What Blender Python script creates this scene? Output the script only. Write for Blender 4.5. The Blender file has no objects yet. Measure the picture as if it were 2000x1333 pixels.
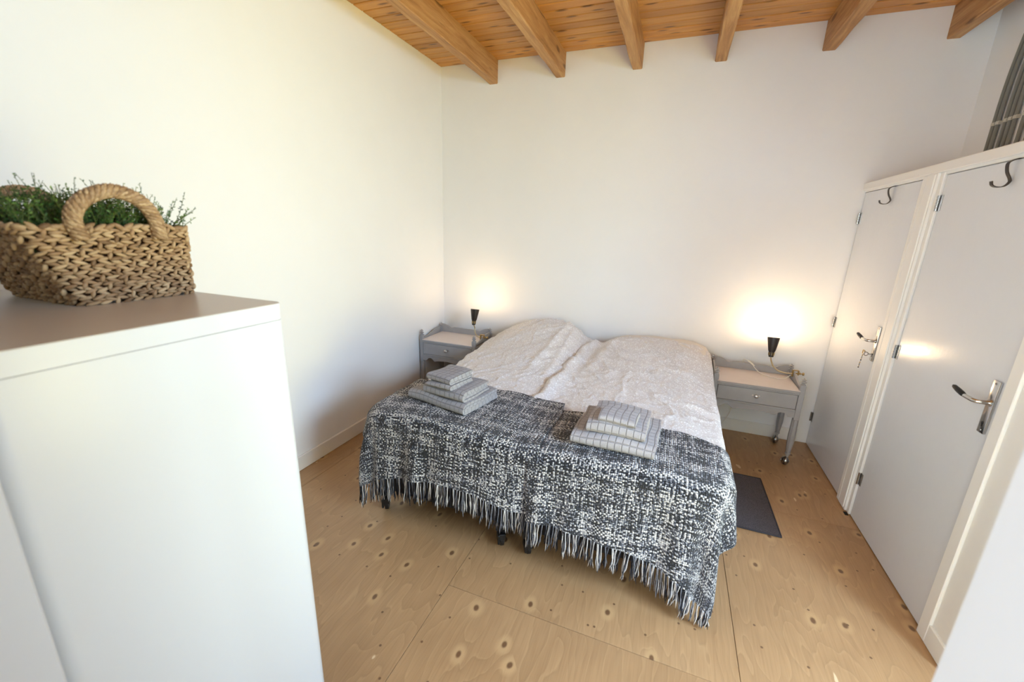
import bpy, bmesh, math, random
import numpy as np
from mathutils import Vector, Matrix

random.seed(7)
rng = np.random.RandomState(11)
scene = bpy.context.scene
COL = scene.collection
PI = math.pi

# ------------------------------------------------------------------ camera
def camera_axes(yaw, pitch, roll):
    fwd = Vector((math.sin(yaw) * math.cos(pitch), math.cos(yaw) * math.cos(pitch), math.sin(pitch)))
    right = Vector((math.cos(yaw), -math.sin(yaw), 0))
    up = right.cross(fwd)
    r = right * math.cos(roll) + up * math.sin(roll)
    u = up * math.cos(roll) - right * math.sin(roll)
    return r, u, fwd

cam_data = bpy.data.cameras.new('camera')
cam = bpy.data.objects.new('camera', cam_data)
COL.objects.link(cam)
_r, _u, _f = camera_axes(-0.3624, -0.2646, 0.0317)
_m = Matrix((_r, _u, -_f)).transposed().to_4x4()
_m.translation = Vector((2.281, -3.8915, 1.6862))
cam.matrix_world = _m
cam_data.sensor_width = 36.0
cam_data.lens = 806.16 / 2000 * 36
cam_data.clip_start = 0.02
cam_data.dof.use_dof = True
cam_data.dof.focus_distance = 2.9
cam_data.dof.aperture_fstop = 2.2
scene.camera = cam

# ------------------------------------------------------------------ world, daylight, exposure
world = bpy.data.worlds.new('sky')
scene.world = world
world.use_nodes = True
_bg = world.node_tree.nodes['Background']
_bg.inputs[0].default_value = (0.75, 0.87, 1.0, 1)
_bg.inputs[1].default_value = 0.25

def area(name, loc, direction, sx, sy, power, color, spread=180):
    d = bpy.data.lights.new(name, 'AREA')
    d.shape = 'RECTANGLE'
    d.size, d.size_y, d.energy, d.color = sx, sy, power, color
    d.spread = math.radians(spread)
    o = bpy.data.objects.new(name, d)
    COL.objects.link(o)
    o.location = loc
    o.rotation_euler = Vector(direction).to_track_quat('-Z', 'Y').to_euler()
    return o

# area lamps outside the unseen added window, standing in for sky and garden light
area('added_sky_light', (4.42, -3.30, 2.25), (-1, 0.16, -0.75), 1.6, 1.3, 180, (0.50, 0.73, 1.0), 165)
area('added_garden_light', (4.25, -3.30, 0.75), (-1, 0.16, 0.85), 1.6, 1.1, 54, (1.0, 0.87, 0.22), 120)
# added fill lamp behind the camera, shining in through the added doorway
area('added_hall_light', (1.10, -5.70, 1.45), (0.45, 1, 0.05), 1.40, 1.9, 65, (0.83, 0.91, 1.0))

scene.view_settings.view_transform = 'Standard'
scene.view_settings.look = 'None'
scene.view_settings.gamma = 1.0
scene.view_settings.use_curve_mapping = False
scene.view_settings.exposure = 0.48
scene.cycles.max_bounces = 7
scene.cycles.diffuse_bounces = 6
scene.cycles.glossy_bounces = 3
scene.cycles.adaptive_threshold = 0.03
scene.cycles.caustics_reflective = False
scene.cycles.caustics_refractive = False

# ------------------------------------------------------------------ helpers
def lin(c):
    out = []
    for v in c[:3]:
        v = v / 255.0
        out.append(v / 12.92 if v <= 0.04045 else ((v + 0.055) / 1.055) ** 2.4)
    return (*out, 1.0)

class NT:
    def __init__(self, name):
        self.m = bpy.data.materials.new(name)
        self.m.use_nodes = True
        self.t = self.m.node_tree
        self.b = self.t.nodes['Principled BSDF']
    def n(self, kind, **kw):
        nd = self.t.nodes.new(kind)
        for k, v in kw.items():
            if k.startswith('i_'):
                key = k[2:]
                nd.inputs[int(key) if key.isdigit() else key].default_value = v
            else:
                setattr(nd, k, v)
        return nd
    def l(self, a, b):
        self.t.links.new(a, b)
    def math(self, op, a, b=None, c=None, clamp=False):
        nd = self.n('ShaderNodeMath', operation=op, use_clamp=clamp)
        for i, v in enumerate((a, b, c)):
            if v is None:
                continue
            if isinstance(v, (int, float)):
                nd.inputs[i].default_value = v
            else:
                self.l(v, nd.inputs[i])
        return nd.outputs[0]
    def mix(self, fac, a, b, blend='MIX'):
        nd = self.n('ShaderNodeMix', data_type='RGBA', blend_type=blend)
        for i, v in ((0, fac), (6, a), (7, b)):
            if isinstance(v, (int, float)):
                nd.inputs[i].default_value = v
            elif isinstance(v, tuple):
                nd.inputs[i].default_value = v
            else:
                self.l(v, nd.inputs[i])
        return nd.outputs[2]
    def ramp(self, fac, stops, interp='LINEAR'):
        nd = self.n('ShaderNodeValToRGB')
        cr = nd.color_ramp
        cr.interpolation = interp
        while len(cr.elements) < len(stops):
            cr.elements.new(0.5)
        for e, (p, c) in zip(cr.elements, stops):
            e.position = p
            e.color = c if isinstance(c, tuple) else (c, c, c, 1)
        self.l(fac, nd.inputs[0])
        return nd.outputs[0]
    def noise(self, vec, scale, detail=3, rough=0.55, dist=0.0):
        nd = self.n('ShaderNodeTexNoise', i_Scale=scale, i_Detail=detail, i_Roughness=rough, i_Distortion=dist)
        if vec is not None:
            self.l(vec, nd.inputs['Vector'])
        return nd.outputs[0]
    def mapping(self, vec, scale=(1, 1, 1), loc=(0, 0, 0), rot=(0, 0, 0)):
        nd = self.n('ShaderNodeMapping')
        nd.inputs['Scale'].default_value = scale
        nd.inputs['Location'].default_value = loc
        nd.inputs['Rotation'].default_value = rot
        self.l(vec, nd.inputs['Vector'])
        return nd.outputs[0]
    def coords(self, kind='Object', randomise=False):
        v = self.n('ShaderNodeTexCoord').outputs[kind]
        if randomise:
            oi = self.n('ShaderNodeObjectInfo')
            mul = self.n('ShaderNodeVectorMath', operation='SCALE', i_0=(37.0, 61.0, 23.0))
            self.l(oi.outputs['Random'], mul.inputs['Scale'])
            add = self.n('ShaderNodeVectorMath', operation='ADD')
            self.l(v, add.inputs[0]); self.l(mul.outputs[0], add.inputs[1])
            v = add.outputs[0]
        return v
    def rand(self):
        return self.n('ShaderNodeObjectInfo').outputs['Random']
    def bump(self, height, strength=0.3, dist=0.01):
        nd = self.n('ShaderNodeBump', i_Strength=strength, i_Distance=dist)
        self.l(height, nd.inputs['Height'])
        self.l(nd.outputs[0], self.b.inputs['Normal'])
    def base(self, c):
        if isinstance(c, tuple):
            self.b.inputs['Base Color'].default_value = c
        else:
            self.l(c, self.b.inputs['Base Color'])
    def set(self, **kw):
        for k, v in kw.items():
            s = self.b.inputs[k.replace('_', ' ')]
            if isinstance(v, (int, float, tuple)):
                s.default_value = v
            else:
                self.l(v, s)
        return self

M = {}
def simple(key, rgb, rough=0.5, metal=0.0, var=0.0, vscale=20.0, bump=0.0, bscale=200.0, **kw):
    t = NT(key)
    t.set(Roughness=rough, Metallic=metal, **kw)
    co = t.coords()
    if var:
        n = t.noise(co, vscale, 4)
        c = lin(rgb)
        lo = tuple(v * (1 - var) for v in c[:3]) + (1,)
        hi = tuple(min(1, v * (1 + var)) for v in c[:3]) + (1,)
        t.base(t.ramp(n, [(0.3, lo), (0.7, hi)]))
    else:
        t.base(lin(rgb))
    if bump:
        t.bump(t.noise(co, bscale, 3), bump, 0.004)
    M[key] = t.m
    return t

simple('wall_paint', (240, 240, 240), 0.75, var=0.012, vscale=2.2)
simple('white_paint', (238, 236, 232), 0.42, var=0.015, vscale=5, bump=0.08, bscale=60)
simple('door_paint', (222, 225, 230), 0.22, var=0.012, vscale=4, bump=0.10, bscale=38)
simple('lacquer', (210, 214, 220), 0.33)
simple('leaf_paint', (238, 239, 240), 0.5)
simple('grey_paint', (160, 158, 158), 0.42, var=0.04, vscale=14, bump=0.05, bscale=120)
simple('table_top', (218, 206, 200), 0.35, var=0.03, vscale=9)
simple('chrome', (205, 203, 200), 0.18, 1.0)
simple('steel', (170, 168, 165), 0.28, 1.0, var=0.12, vscale=60)
simple('nickel_knob', (214, 210, 206), 0.3, 0.85)
simple('brass', (190, 160, 105), 0.28, 1.0)
simple('lamp_black', (38, 28, 24), 0.38, var=0.1)
simple('neck_metal', (196, 182, 150), 0.3, 0.9)
simple('black_plastic', (22, 22, 24), 0.45)
simple('dark_fabric', (34, 34, 38), 0.9, var=0.2, vscale=300)
simple('tyre_grey', (96, 97, 100), 0.5)
simple('cord_white', (232, 226, 214), 0.5)
simple('hook_iron', (52, 44, 40), 0.4, 0.5)
simple('conduit_grey', (124, 124, 118), 0.5, var=0.05, vscale=8)
simple('clip_grey', (196, 194, 182), 0.5)
simple('gap_black', (18, 16, 15), 0.9)
simple('mattress_cloth', (225, 222, 218), 0.9, var=0.03, vscale=60)
simple('pillow_cloth', (226, 219, 211), 0.9, var=0.02, vscale=40, bump=0.1, bscale=300)
simple('window_glass', (255, 255, 255), 0.0)
simple('soil_moss', (58, 70, 36), 0.95, var=0.3, vscale=70)
simple('stem_green', (84, 98, 50), 0.7)

# bulb glows
t = NT('bulb_glow'); t.set(Roughness=0.4, Emission_Color=(1.0, 0.78, 0.48, 1), Emission_Strength=14.0); t.base((1, 0.9, 0.75, 1)); M['bulb_glow'] = t.m

# ceiling planks
t = NT('plank_wood')
co = t.coords('Object', True)
g1 = t.noise(t.mapping(co, (0.9, 14, 14)), 2.2, 4, 0.55, 0.4)
g2 = t.noise(t.mapping(co, (3, 160, 160)), 2.0, 3, 0.6)
c = t.ramp(g1, [(0.12, lin((164, 112, 54))), (0.5, lin((200, 142, 74))), (0.85, lin((222, 168, 96)))])
c = t.mix(t.math('MULTIPLY', g2, 0.35), c, lin((150, 102, 48)))
vo = t.n('ShaderNodeTexVoronoi', voronoi_dimensions='2D', i_Scale=1.0, i_Randomness=1.0)
t.l(t.mapping(co, (2.2, 9.5, 0.01)), vo.inputs['Vector'])
kn = t.ramp(vo.outputs['Distance'], [(0.05, 1.0), (0.12, 0.0)])
c = t.mix(t.math('MULTIPLY', kn, 0.75), c, lin((74, 40, 20)))
tint = t.ramp(t.rand(), [(0.0, (0.80, 0.76, 0.70, 1)), (0.5, (1, 1, 1, 1)), (1.0, (1.10, 1.05, 0.98, 1))])
c = t.mix(1.0, c, tint, 'MULTIPLY')
chip = t.noise(t.mapping(co, (9, 30, 1)), 1.6, 5, 0.7)
t.base(t.mix(t.ramp(chip, [(0.765, 0.0), (0.78, 0.7)]), c, lin((228, 205, 180))))
t.set(Roughness=0.42); t.bump(g2, 0.15, 0.002); M['plank_wood'] = t.m

# beams
t = NT('beam_wood')
co = t.coords('Object', True)
g1 = t.noise(t.mapping(co, (14, 1.0, 14)), 2.2, 6, 0.62, 0.7)
g2 = t.noise(t.mapping(co, (120, 4, 120)), 1.4, 4, 0.6)
c = t.ramp(g1, [(0.22, lin((140, 96, 52))), (0.48, lin((190, 140, 86))), (0.75, lin((220, 176, 118)))])
c = t.mix(t.math('MULTIPLY', g2, 0.45), c, lin((108, 68, 36)))
vo = t.n('ShaderNodeTexVoronoi', i_Scale=1.0)
t.l(t.mapping(co, (9, 2.6, 9)), vo.inputs['Vector'])
kn = t.ramp(vo.outputs['Distance'], [(0.10, 1.0), (0.2, 0.0)])
c = t.mix(t.math('MULTIPLY', kn, 0.7), c, lin((78, 44, 24)))
crk = t.noise(t.mapping(co, (40, 1.5, 40)), 1.2, 3, 0.5)
c = t.mix(t.ramp(crk, [(0.70, 0.0), (0.74, 0.7)]), c, lin((66, 38, 22)))
t.base(c); t.set(Roughness=0.6); t.bump(g2, 0.35, 0.004); M['beam_wood'] = t.m

# plywood
t = NT('plywood')
co = t.coords('Object', True)
warp = t.n('ShaderNodeTexNoise', i_Scale=2.2, i_Detail=2.0)
t.l(co, warp.inputs['Vector'])
wv = t.n('ShaderNodeVectorMath', operation='SCALE'); t.l(warp.outputs['Color'], wv.inputs[0]); wv.inputs['Scale'].default_value = 0.10
ad = t.n('ShaderNodeVectorMath', operation='ADD'); t.l(co, ad.inputs[0]); t.l(wv.outputs[0], ad.inputs[1])
low = t.noise(t.mapping(ad.outputs[0], (2.6, 0.62, 1)), 1.35, 3, 0.5)
ph = t.math('FRACT', t.math('MULTIPLY', low, 17.0))
band = t.ramp(ph, [(0.0, 0.2), (0.05, 0.95), (0.16, 0.62), (0.6, 0.5), (0.92, 0.38), (1.0, 0.2)])
fine = t.noise(t.mapping(co, (90, 3.0, 1)), 1.6, 4, 0.6)
blot = t.noise(co, 1.7, 3, 0.6)
c = t.ramp(blot, [(0.3, lin((162, 126, 88))), (0.7, lin((184, 147, 105)))])
c = t.mix(0.20, c, t.ramp(band, [(0.2, lin((116, 82, 50))), (0.55, lin((170, 131, 90))), (1.0, lin((204, 167, 120)))]))
c = t.mix(t.math('MULTIPLY', t.ramp(fine, [(0.45, 0.0), (0.75, 1.0)]), 0.30), c, lin((128, 90, 56)))
vo = t.n('ShaderNodeTexVoronoi', voronoi_dimensions='2D', i_Scale=1.0)
t.l(t.mapping(ad.outputs[0], (5.0, 3.4, 1)), vo.inputs['Vector'])
keep = t.n('ShaderNodeSeparateColor'); t.l(vo.outputs['Color'], keep.inputs[0])
on = t.math('GREATER_THAN', keep.outputs[0], 0.42)
halo = t.ramp(vo.outputs['Distance'], [(0.04, 1.0), (0.11, 0.9), (0.19, 0.0)])
c = t.mix(t.math('MULTIPLY', t.math('MULTIPLY', halo, on), 0.55), c, lin((200, 163, 116)))
core = t.ramp(vo.outputs['Distance'], [(0.038, 1.0), (0.068, 0.0)])
c = t.mix(t.math('MULTIPLY', t.math('MULTIPLY', core, on), 0.85), c, lin((92, 58, 36)))
spk = t.n('ShaderNodeTexVoronoi', voronoi_dimensions='2D', i_Scale=7.0); t.l(t.mapping(co, (1, 1, 0.01)), spk.inputs['Vector'])
sk = t.n('ShaderNodeSeparateColor'); t.l(spk.outputs['Color'], sk.inputs[0])
so = t.math('MULTIPLY', t.ramp(spk.outputs['Distance'], [(0.03, 1.0), (0.045, 0.0)]), t.math('GREATER_THAN', sk.outputs[1], 0.6))
c = t.mix(t.math('MULTIPLY', so, 0.8), c, lin((84, 54, 34)))
chip = t.noise(t.mapping(co, (16, 8, 1)), 0.9, 2, 0.4)
c = t.mix(t.ramp(chip, [(0.748, 0.0), (0.755, 0.75)]), c, lin((226, 200, 160)))
t.base(c)
t.set(Roughness=t.ramp(blot, [(0.2, 0.30), (0.8, 0.46)]))
t.bump(fine, 0.06, 0.002); M['plywood'] = t.m

# duvet cloth: cream cotton with tiny white flecks
t = NT('duvet_cloth')
uv = t.n('ShaderNodeUVMap').outputs[0]
vo = t.n('ShaderNodeTexVoronoi', i_Scale=95.0); t.l(uv, vo.inputs['Vector'])
fl = t.ramp(vo.outputs['Distance'], [(0.28, 1.0), (0.42, 0.0)])
t.base(t.mix(fl, lin((219, 215, 215)), lin((246, 246, 248))))
t.set(Roughness=0.88, Sheen_Weight=0.15)
t.bump(t.math('ADD', t.noise(uv, 420, 2), t.math('MULTIPLY', t.noise(uv, 26, 4), 2.2)), 0.30, 0.004); M['duvet_cloth'] = t.m

# throw: black, navy and white slub weave
def throw_material(key):
    t = NT(key)
    uv = t.n('ShaderNodeUVMap').outputs[0]
    wob = t.n('ShaderNodeTexNoise', i_Scale=11.0, i_Detail=2.0); t.l(uv, wob.inputs['Vector'])
    sc = t.n('ShaderNodeVectorMath', operation='SCALE'); t.l(wob.outputs['Color'], sc.inputs[0]); sc.inputs['Scale'].default_value = 0.014
    ad = t.n('ShaderNodeVectorMath', operation='ADD'); t.l(uv, ad.inputs[0]); t.l(sc.outputs[0], ad.inputs[1])
    v = ad.outputs[0]
    sep = t.n('ShaderNodeSeparateXYZ'); t.l(v, sep.inputs[0])
    NX, NY = 104.0, 112.0
    # yarn shapes
    su = t.math('ABSOLUTE', t.math('SINE', t.math('MULTIPLY', sep.outputs[0], NX * PI)))
    sv = t.math('ABSOLUTE', t.math('SINE', t.math('MULTIPLY', sep.outputs[1], NY * PI)))
    cu = t.math('FLOOR', t.math('MULTIPLY', sep.outputs[0], NX))
    cv = t.math('FLOOR', t.math('MULTIPLY', sep.outputs[1], NY))
    par = t.math('MODULO', t.math('ABSOLUTE', t.math('ADD', cu, cv)), 2.0)
    def comb(a, b):
        n = t.n('ShaderNodeCombineXYZ')
        for i, q in enumerate((a, b)):
            if isinstance(q, (int, float)): n.inputs[i].default_value = q
            else: t.l(q, n.inputs[i])
        return n.outputs[0]
    U, V = sep.outputs[0], sep.outputs[1]
    # each yarn has its own tone, drifting slowly along its length; neighbouring yarns form plaid bands
    wrow = t.noise(comb(t.math('MULTIPLY', U, 9.0), t.math('MULTIPLY', cv, 3.7)), 1.0, 1, 0.5)
    wband = t.noise(comb(t.math('MULTIPLY', V, 15.0), 2.0), 1.0, 2, 0.6)
    pcol = t.noise(comb(t.math('MULTIPLY', cu, 3.1), t.math('MULTIPLY', V, 7.0)), 1.0, 1, 0.5)
    pband = t.noise(comb(t.math('MULTIPLY', U, 12.0), 7.0), 1.0, 2, 0.6)
    fleck = t.noise(comb(t.math('MULTIPLY', U, 105.0), t.math('MULTIPLY', V, 112.0)), 1.0, 1, 0.5)
    fl = t.math('MULTIPLY', t.math('SUBTRACT', fleck, 0.5), 0.72)
    wl = t.math('ADD', t.math('ADD', t.math('MULTIPLY', t.math('SUBTRACT', wrow, 0.5), 0.95), t.math('MULTIPLY', t.math('SUBTRACT', wband, 0.5), 0.80)), t.math('ADD', fl, 0.50))
    pl = t.math('ADD', t.math('ADD', t.math('MULTIPLY', t.math('SUBTRACT', pcol, 0.5), 0.70), t.math('MULTIPLY', t.math('SUBTRACT', pband, 0.5), 0.70)), t.math('ADD', fl, 0.49))
    yarn = [(0.40, lin((9, 11, 18))), (0.47, lin((24, 29, 46))), (0.53, lin((120, 124, 138))), (0.60, lin((208, 205, 202))), (0.72, lin((240, 239, 238)))]
    c = t.mix(par, t.ramp(wl, yarn), t.ramp(pl, yarn))
    gap = t.ramp(t.math('MULTIPLY', su, sv), [(0.02, 0.42), (0.30, 1.0)])
    c = t.mix(1.0, c, gap, 'MULTIPLY')
    t.base(c)
    t.set(Roughness=0.95, Sheen_Weight=0.2)
    t.bump(t.math('ADD', t.math('MULTIPLY', su, sv), t.math('MULTIPLY', wob.outputs[0], 0.8)), 0.8, 0.006)
    M[key] = t.m
throw_material('throw_weave')
simple('yarn_black', (20, 22, 30), 0.95, var=0.3, vscale=200)
simple('yarn_white', (205, 200, 195), 0.95, var=0.15, vscale=200)
simple('yarn_grey', (112, 112, 118), 0.95, var=0.35, vscale=160)

# towels: grey terry with a woven grid of flat lines
def towel_material(key, rgb):
    t = NT(key)
    uv = t.n('ShaderNodeUVMap').outputs[0]
    sep = t.n('ShaderNodeSeparateXYZ'); t.l(uv, sep.inputs[0])
    def line(o, n):
        f = t.math('FRACT', t.math('MULTIPLY', o, n))
        return t.ramp(t.math('ABSOLUTE', t.math('SUBTRACT', f, 0.5)), [(0.04, 1.0), (0.10, 0.0)])
    g = t.math('MAXIMUM', line(sep.outputs[0], 30.0), line(sep.outputs[1], 30.0))
    terry = t.noise(uv, 380, 2)
    c = t.mix(t.ramp(terry, [(0.3, 0.0), (0.7, 1.0)]), lin(tuple(v * 0.84 for v in rgb)), lin(rgb))
    c = t.mix(t.math('MULTIPLY', g, 0.55), c, lin(tuple(v * 0.62 for v in rgb)))
    t.base(c); t.set(Roughness=0.95, Sheen_Weight=0.25)
    t.bump(t.math('SUBTRACT', terry, t.math('MULTIPLY', g, 1.6)), 0.7, 0.004); M[key] = t.m
towel_material('towel_grey', (168, 166, 172))
towel_material('towel_pale', (180, 175, 178))

# mat
t = NT('mat_pile')
co = t.coords()
n = t.noise(co, 260, 2)
t.base(t.ramp(n, [(0.3, lin((58, 52, 54))), (0.7, lin((98, 90, 92)))]))
t.set(Roughness=0.97); t.bump(n, 0.6, 0.004); M['mat_pile'] = t.m
simple('mat_binding', (58, 54, 58), 0.9)

# dried hyacinth leaf of the basket
t = NT('hyacinth')
co = t.coords()
n = t.noise(co, 38, 4, 0.6)
fib = t.noise(t.mapping(co, (60, 60, 420)), 1.5, 3)
at = t.n('ShaderNodeAttribute', attribute_name='tone')
k = t.math('ADD', t.math('MULTIPLY', n, 0.35), t.math('MULTIPLY', at.outputs['Fac'], 0.65))
c = t.ramp(k, [(0.15, lin((118, 90, 60))), (0.45, lin((170, 138, 100))), (0.75, lin((208, 180, 138)))])
t.base(t.mix(t.math('MULTIPLY', fib, 0.25), c, lin((110, 76, 44)))); t.set(Roughness=0.6); t.bump(fib, 0.3, 0.002); M['hyacinth'] = t.m
simple('basket_core', (78, 52, 30), 0.9)

# foliage
t = NT('leaf_green')
at = t.n('ShaderNodeAttribute', attribute_name='tone')
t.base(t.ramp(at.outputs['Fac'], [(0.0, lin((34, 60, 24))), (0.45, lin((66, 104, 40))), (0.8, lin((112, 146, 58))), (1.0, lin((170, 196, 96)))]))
t.set(Roughness=0.55, Subsurface_Weight=0.0); M['leaf_green'] = t.m

# ------------------------------------------------------------------ mesh helpers
class Geo:
    """verts / faces / optional uvs and per-face material index and per-vertex tone"""
    def __init__(self):
        self.v, self.f, self.uv, self.mi, self.tone = [], [], [], [], []
    def add(self, verts, faces, mi=0, tone=None, uv=None):
        o = len(self.v)
        self.v.extend([tuple(p) for p in verts])
        for f in faces:
            self.f.append(tuple(i + o for i in f))
            self.mi.append(mi)
        if tone is not None:
            self.tone.extend([tone] * len(verts) if isinstance(tone, (int, float)) else tone)
        if uv is not None:
            self.uv.extend(uv)
        return self
    def join(self, g, mi=None):
        o = len(self.v)
        self.v.extend(g.v)
        for f, m in zip(g.f, g.mi):
            self.f.append(tuple(i + o for i in f)); self.mi.append(m if mi is None else mi)
        self.tone.extend(g.tone); self.uv.extend(g.uv)
        return self
    def move(self, d):
        self.v = [(a + d[0], b + d[1], c + d[2]) for a, b, c in self.v]
        return self
    def xf(self, mat):
        self.v = [tuple(mat @ Vector(p)) for p in self.v]
        return self

def rbox(x0, x1, y0, y1, z0, z1, bev=0.0, seg=1):
    bm = bmesh.new()
    bmesh.ops.create_cube(bm, size=1.0)
    for v in bm.verts:
        v.co = Vector(((x0 + x1) / 2 + v.co.x * (x1 - x0), (y0 + y1) / 2 + v.co.y * (y1 - y0), (z0 + z1) / 2 + v.co.z * (z1 - z0)))
    if bev > 0:
        bmesh.ops.bevel(bm, geom=list(bm.edges), offset=bev, segments=seg, affect='EDGES', profile=0.5)
    bm.verts.index_update()
    g = Geo().add([v.co[:] for v in bm.verts], [[v.index for v in f.verts] for f in bm.faces])
    bm.free()
    return g

def lathe(profile, seg=20, rot=0.0, center=(0, 0), square=False):
    """profile [(r, z)] around z"""
    vs, fs = [], []
    for r, z in profile:
        for k in range(seg):
            a = rot + 2 * PI * k / seg
            vs.append((center[0] + r * math.cos(a), center[1] + r * math.sin(a), z))
    for i in range(len(profile) - 1):
        for k in range(seg):
            k2 = (k + 1) % seg
            fs.append((i * seg + k, i * seg + k2, (i + 1) * seg + k2, (i + 1) * seg + k))
    fs.append(tuple(reversed(range(seg))))
    fs.append(tuple((len(profile) - 1) * seg + k for k in range(seg)))
    return Geo().add(vs, fs)

def lathe_open(profile, seg=24, center=(0, 0)):
    g = lathe(profile, seg, 0, center)
    g.f = g.f[:-2]; g.mi = g.mi[:-2]
    return g

def tube(pts, rad, seg=8, cap=True):
    pts = [Vector(p) for p in pts]
    n = len(pts)
    rads = rad if isinstance(rad, (list, tuple)) else [rad] * n
    vs, fs = [], []
    t0 = (pts[1] - pts[0]).normalized()
    a = Vector((0, 0, 1)) if abs(t0.z) < 0.9 else Vector((1, 0, 0))
    u = t0.cross(a).normalized()
    for i in range(n):
        tg = (pts[min(i + 1, n - 1)] - pts[max(i - 1, 0)]).normalized()
        u = (u - tg * u.dot(tg)).normalized()
        w = tg.cross(u)
        for k in range(seg):
            an = 2 * PI * k / seg
            vs.append((pts[i] + (u * math.cos(an) + w * math.sin(an)) * rads[i])[:])
    for i in range(n - 1):
        for k in range(seg):
            k2 = (k + 1) % seg
            fs.append((i * seg + k, i * seg + k2, (i + 1) * seg + k2, (i + 1) * seg + k))
    if cap:
        fs.append(tuple(reversed(range(seg))))
        fs.append(tuple((n - 1) * seg + k for k in range(seg)))
    return Geo().add(vs, fs)

def spline(ctrl, n=8):
    ctrl = [Vector(c) for c in ctrl]
    P = [ctrl[0] * 2 - ctrl[1]] + ctrl + [ctrl[-1] * 2 - ctrl[-2]]
    out = []
    for i in range(1, len(P) - 2):
        for k in range(n):
            s = k / n
            a, b, c, d = P[i - 1], P[i], P[i + 1], P[i + 2]
            out.append(0.5 * ((2 * b) + (c - a) * s + (2 * a - 5 * b + 4 * c - d) * s * s + (3 * b - a - 3 * c + d) * s ** 3))
    out.append(ctrl[-1])
    return out

def prism(poly, axis, a0, a1):
    """poly of 2D points extruded along axis ('x': poly=(y,z), 'y': poly=(x,z), 'z': poly=(x,y))"""
    n = len(poly)
    def P(p, a):
        return {'x': (a, p[0], p[1]), 'y': (p[0], a, p[1]), 'z': (p[0], p[1], a)}[axis]
    vs = [P(p, a0) for p in poly] + [P(p, a1) for p in poly]
    fs = [tuple(range(n)), tuple(range(2 * n - 1, n - 1, -1))]
    for i in range(n):
        j = (i + 1) % n
        fs.append((i, i + n, j + n, j))
    return Geo().add(vs, fs)

def sphere(c, r, seg=16, rings=10, sc=(1, 1, 1)):
    prof = []
    vs, fs = [], []
    for i in range(1, rings):
        th = PI * i / rings
        for k in range(seg):
            an = 2 * PI * k / seg
            vs.append((c[0] + sc[0] * r * math.sin(th) * math.cos(an), c[1] + sc[1] * r * math.sin(th) * math.sin(an), c[2] + sc[2] * r * math.cos(th)))
    for i in range(rings - 2):
        for k in range(seg):
            k2 = (k + 1) % seg
            fs.append((i * seg + k, (i + 1) * seg + k, (i + 1) * seg + k2, i * seg + k2))
    top, bot = len(vs), len(vs) + 1
    vs += [(c[0], c[1], c[2] + sc[2] * r), (c[0], c[1], c[2] - sc[2] * r)]
    for k in range(seg):
        k2 = (k + 1) % seg
        fs.append((top, k, k2))
        fs.append((bot, (rings - 2) * seg + k2, (rings - 2) * seg + k))
    return Geo().add(vs, fs)

def to_mesh(name, g, mats, smooth=False):
    me = bpy.data.meshes.new(name)
    me.from_pydata(g.v, [], g.f)
    if not isinstance(mats, (list, tuple)):
        mats = [mats]
    for m in mats:
        me.materials.append(M[m])
    if len(mats) > 1:
        me.polygons.foreach_set('material_index', g.mi)
    if g.uv and len(g.uv) == len(g.v):
        lay = me.uv_layers.new(name='UVMap')
        idx = np.zeros(len(me.loops), dtype=np.int32)
        me.loops.foreach_get('vertex_index', idx)
        lay.data.foreach_set('uv', np.array(g.uv, dtype=np.float32)[idx].ravel())
    if g.tone and len(g.tone) == len(g.v):
        at = me.attributes.new('tone', 'FLOAT', 'POINT')
        at.data.foreach_set('value', np.array(g.tone, dtype=np.float32))
    bm = bmesh.new(); bm.from_mesh(me)
    bmesh.ops.recalc_face_normals(bm, faces=bm.faces)
    bm.to_mesh(me); bm.free()
    if smooth is True:
        me.polygons.foreach_set('use_smooth', [True] * len(me.polygons))
    elif smooth:
        me.polygons.foreach_set('use_smooth', [True] * len(me.polygons))
        try:
            me.set_sharp_from_angle(angle=math.radians(smooth))
        except Exception:
            pass
    me.update()
    return me

def obj(name, g, mat, parent=None, smooth=False, loc=None):
    """a mesh object; geometry is given in world coordinates unless the parent is marked local"""
    if parent is not None:
        base = root_loc(parent)
        g = Geo().join(g).move((-base[0], -base[1], -base[2]))
    elif loc is not None:
        g = Geo().join(g).move((-loc[0], -loc[1], -loc[2]))
    o = bpy.data.objects.new(name, to_mesh(name, g, mat, smooth))
    COL.objects.link(o)
    if parent is not None:
        o.parent = parent
    elif loc is not None:
        o.location = loc
    return o

def root_loc(o):
    v = Vector((0, 0, 0))
    while o is not None:
        v += o.location
        o = o.parent
    return v

def thing(name, label, cat, loc=(0, 0, 0), group=None):
    o = bpy.data.objects.new(name, None)
    COL.objects.link(o)
    o.location = loc
    o.empty_display_size = 0.05
    tag(o, label, cat, group)
    return o

def tag(o, label, cat, group=None, kind=None):
    o['label'] = label
    o['category'] = cat
    if group: o['group'] = group
    if kind: o['kind'] = kind
    return o

def structure(o):
    o['kind'] = 'structure'
    return o

def copy_tree(o, parent=None):
    c = o.copy()
    COL.objects.link(c)
    c.parent = parent
    for ch in list(o.children):
        copy_tree(ch, c)
    return c

def fbm(x, y, seed, freq, octs=3):
    """smooth noise in [-1,1] from sums of sines"""
    r = np.random.RandomState(seed)
    out = np.zeros_like(x, dtype=float)
    amp, tot = 1.0, 0.0
    for _ in range(octs):
        for _k in range(4):
            an = r.uniform(0, 2 * PI)
            k = freq * r.uniform(0.7, 1.3) * 2 * PI
            out += amp * np.sin(k * (x * math.cos(an) + y * math.sin(an)) + r.uniform(0, 6.28)) / 4
        tot += amp
        amp *= 0.5; freq *= 2.0
    return out / tot * 1.6

# ------------------------------------------------------------------ ROOM
H, W, XR, YF = 3.147, 3.518, 3.99, -4.15
TH = 0.12
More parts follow.
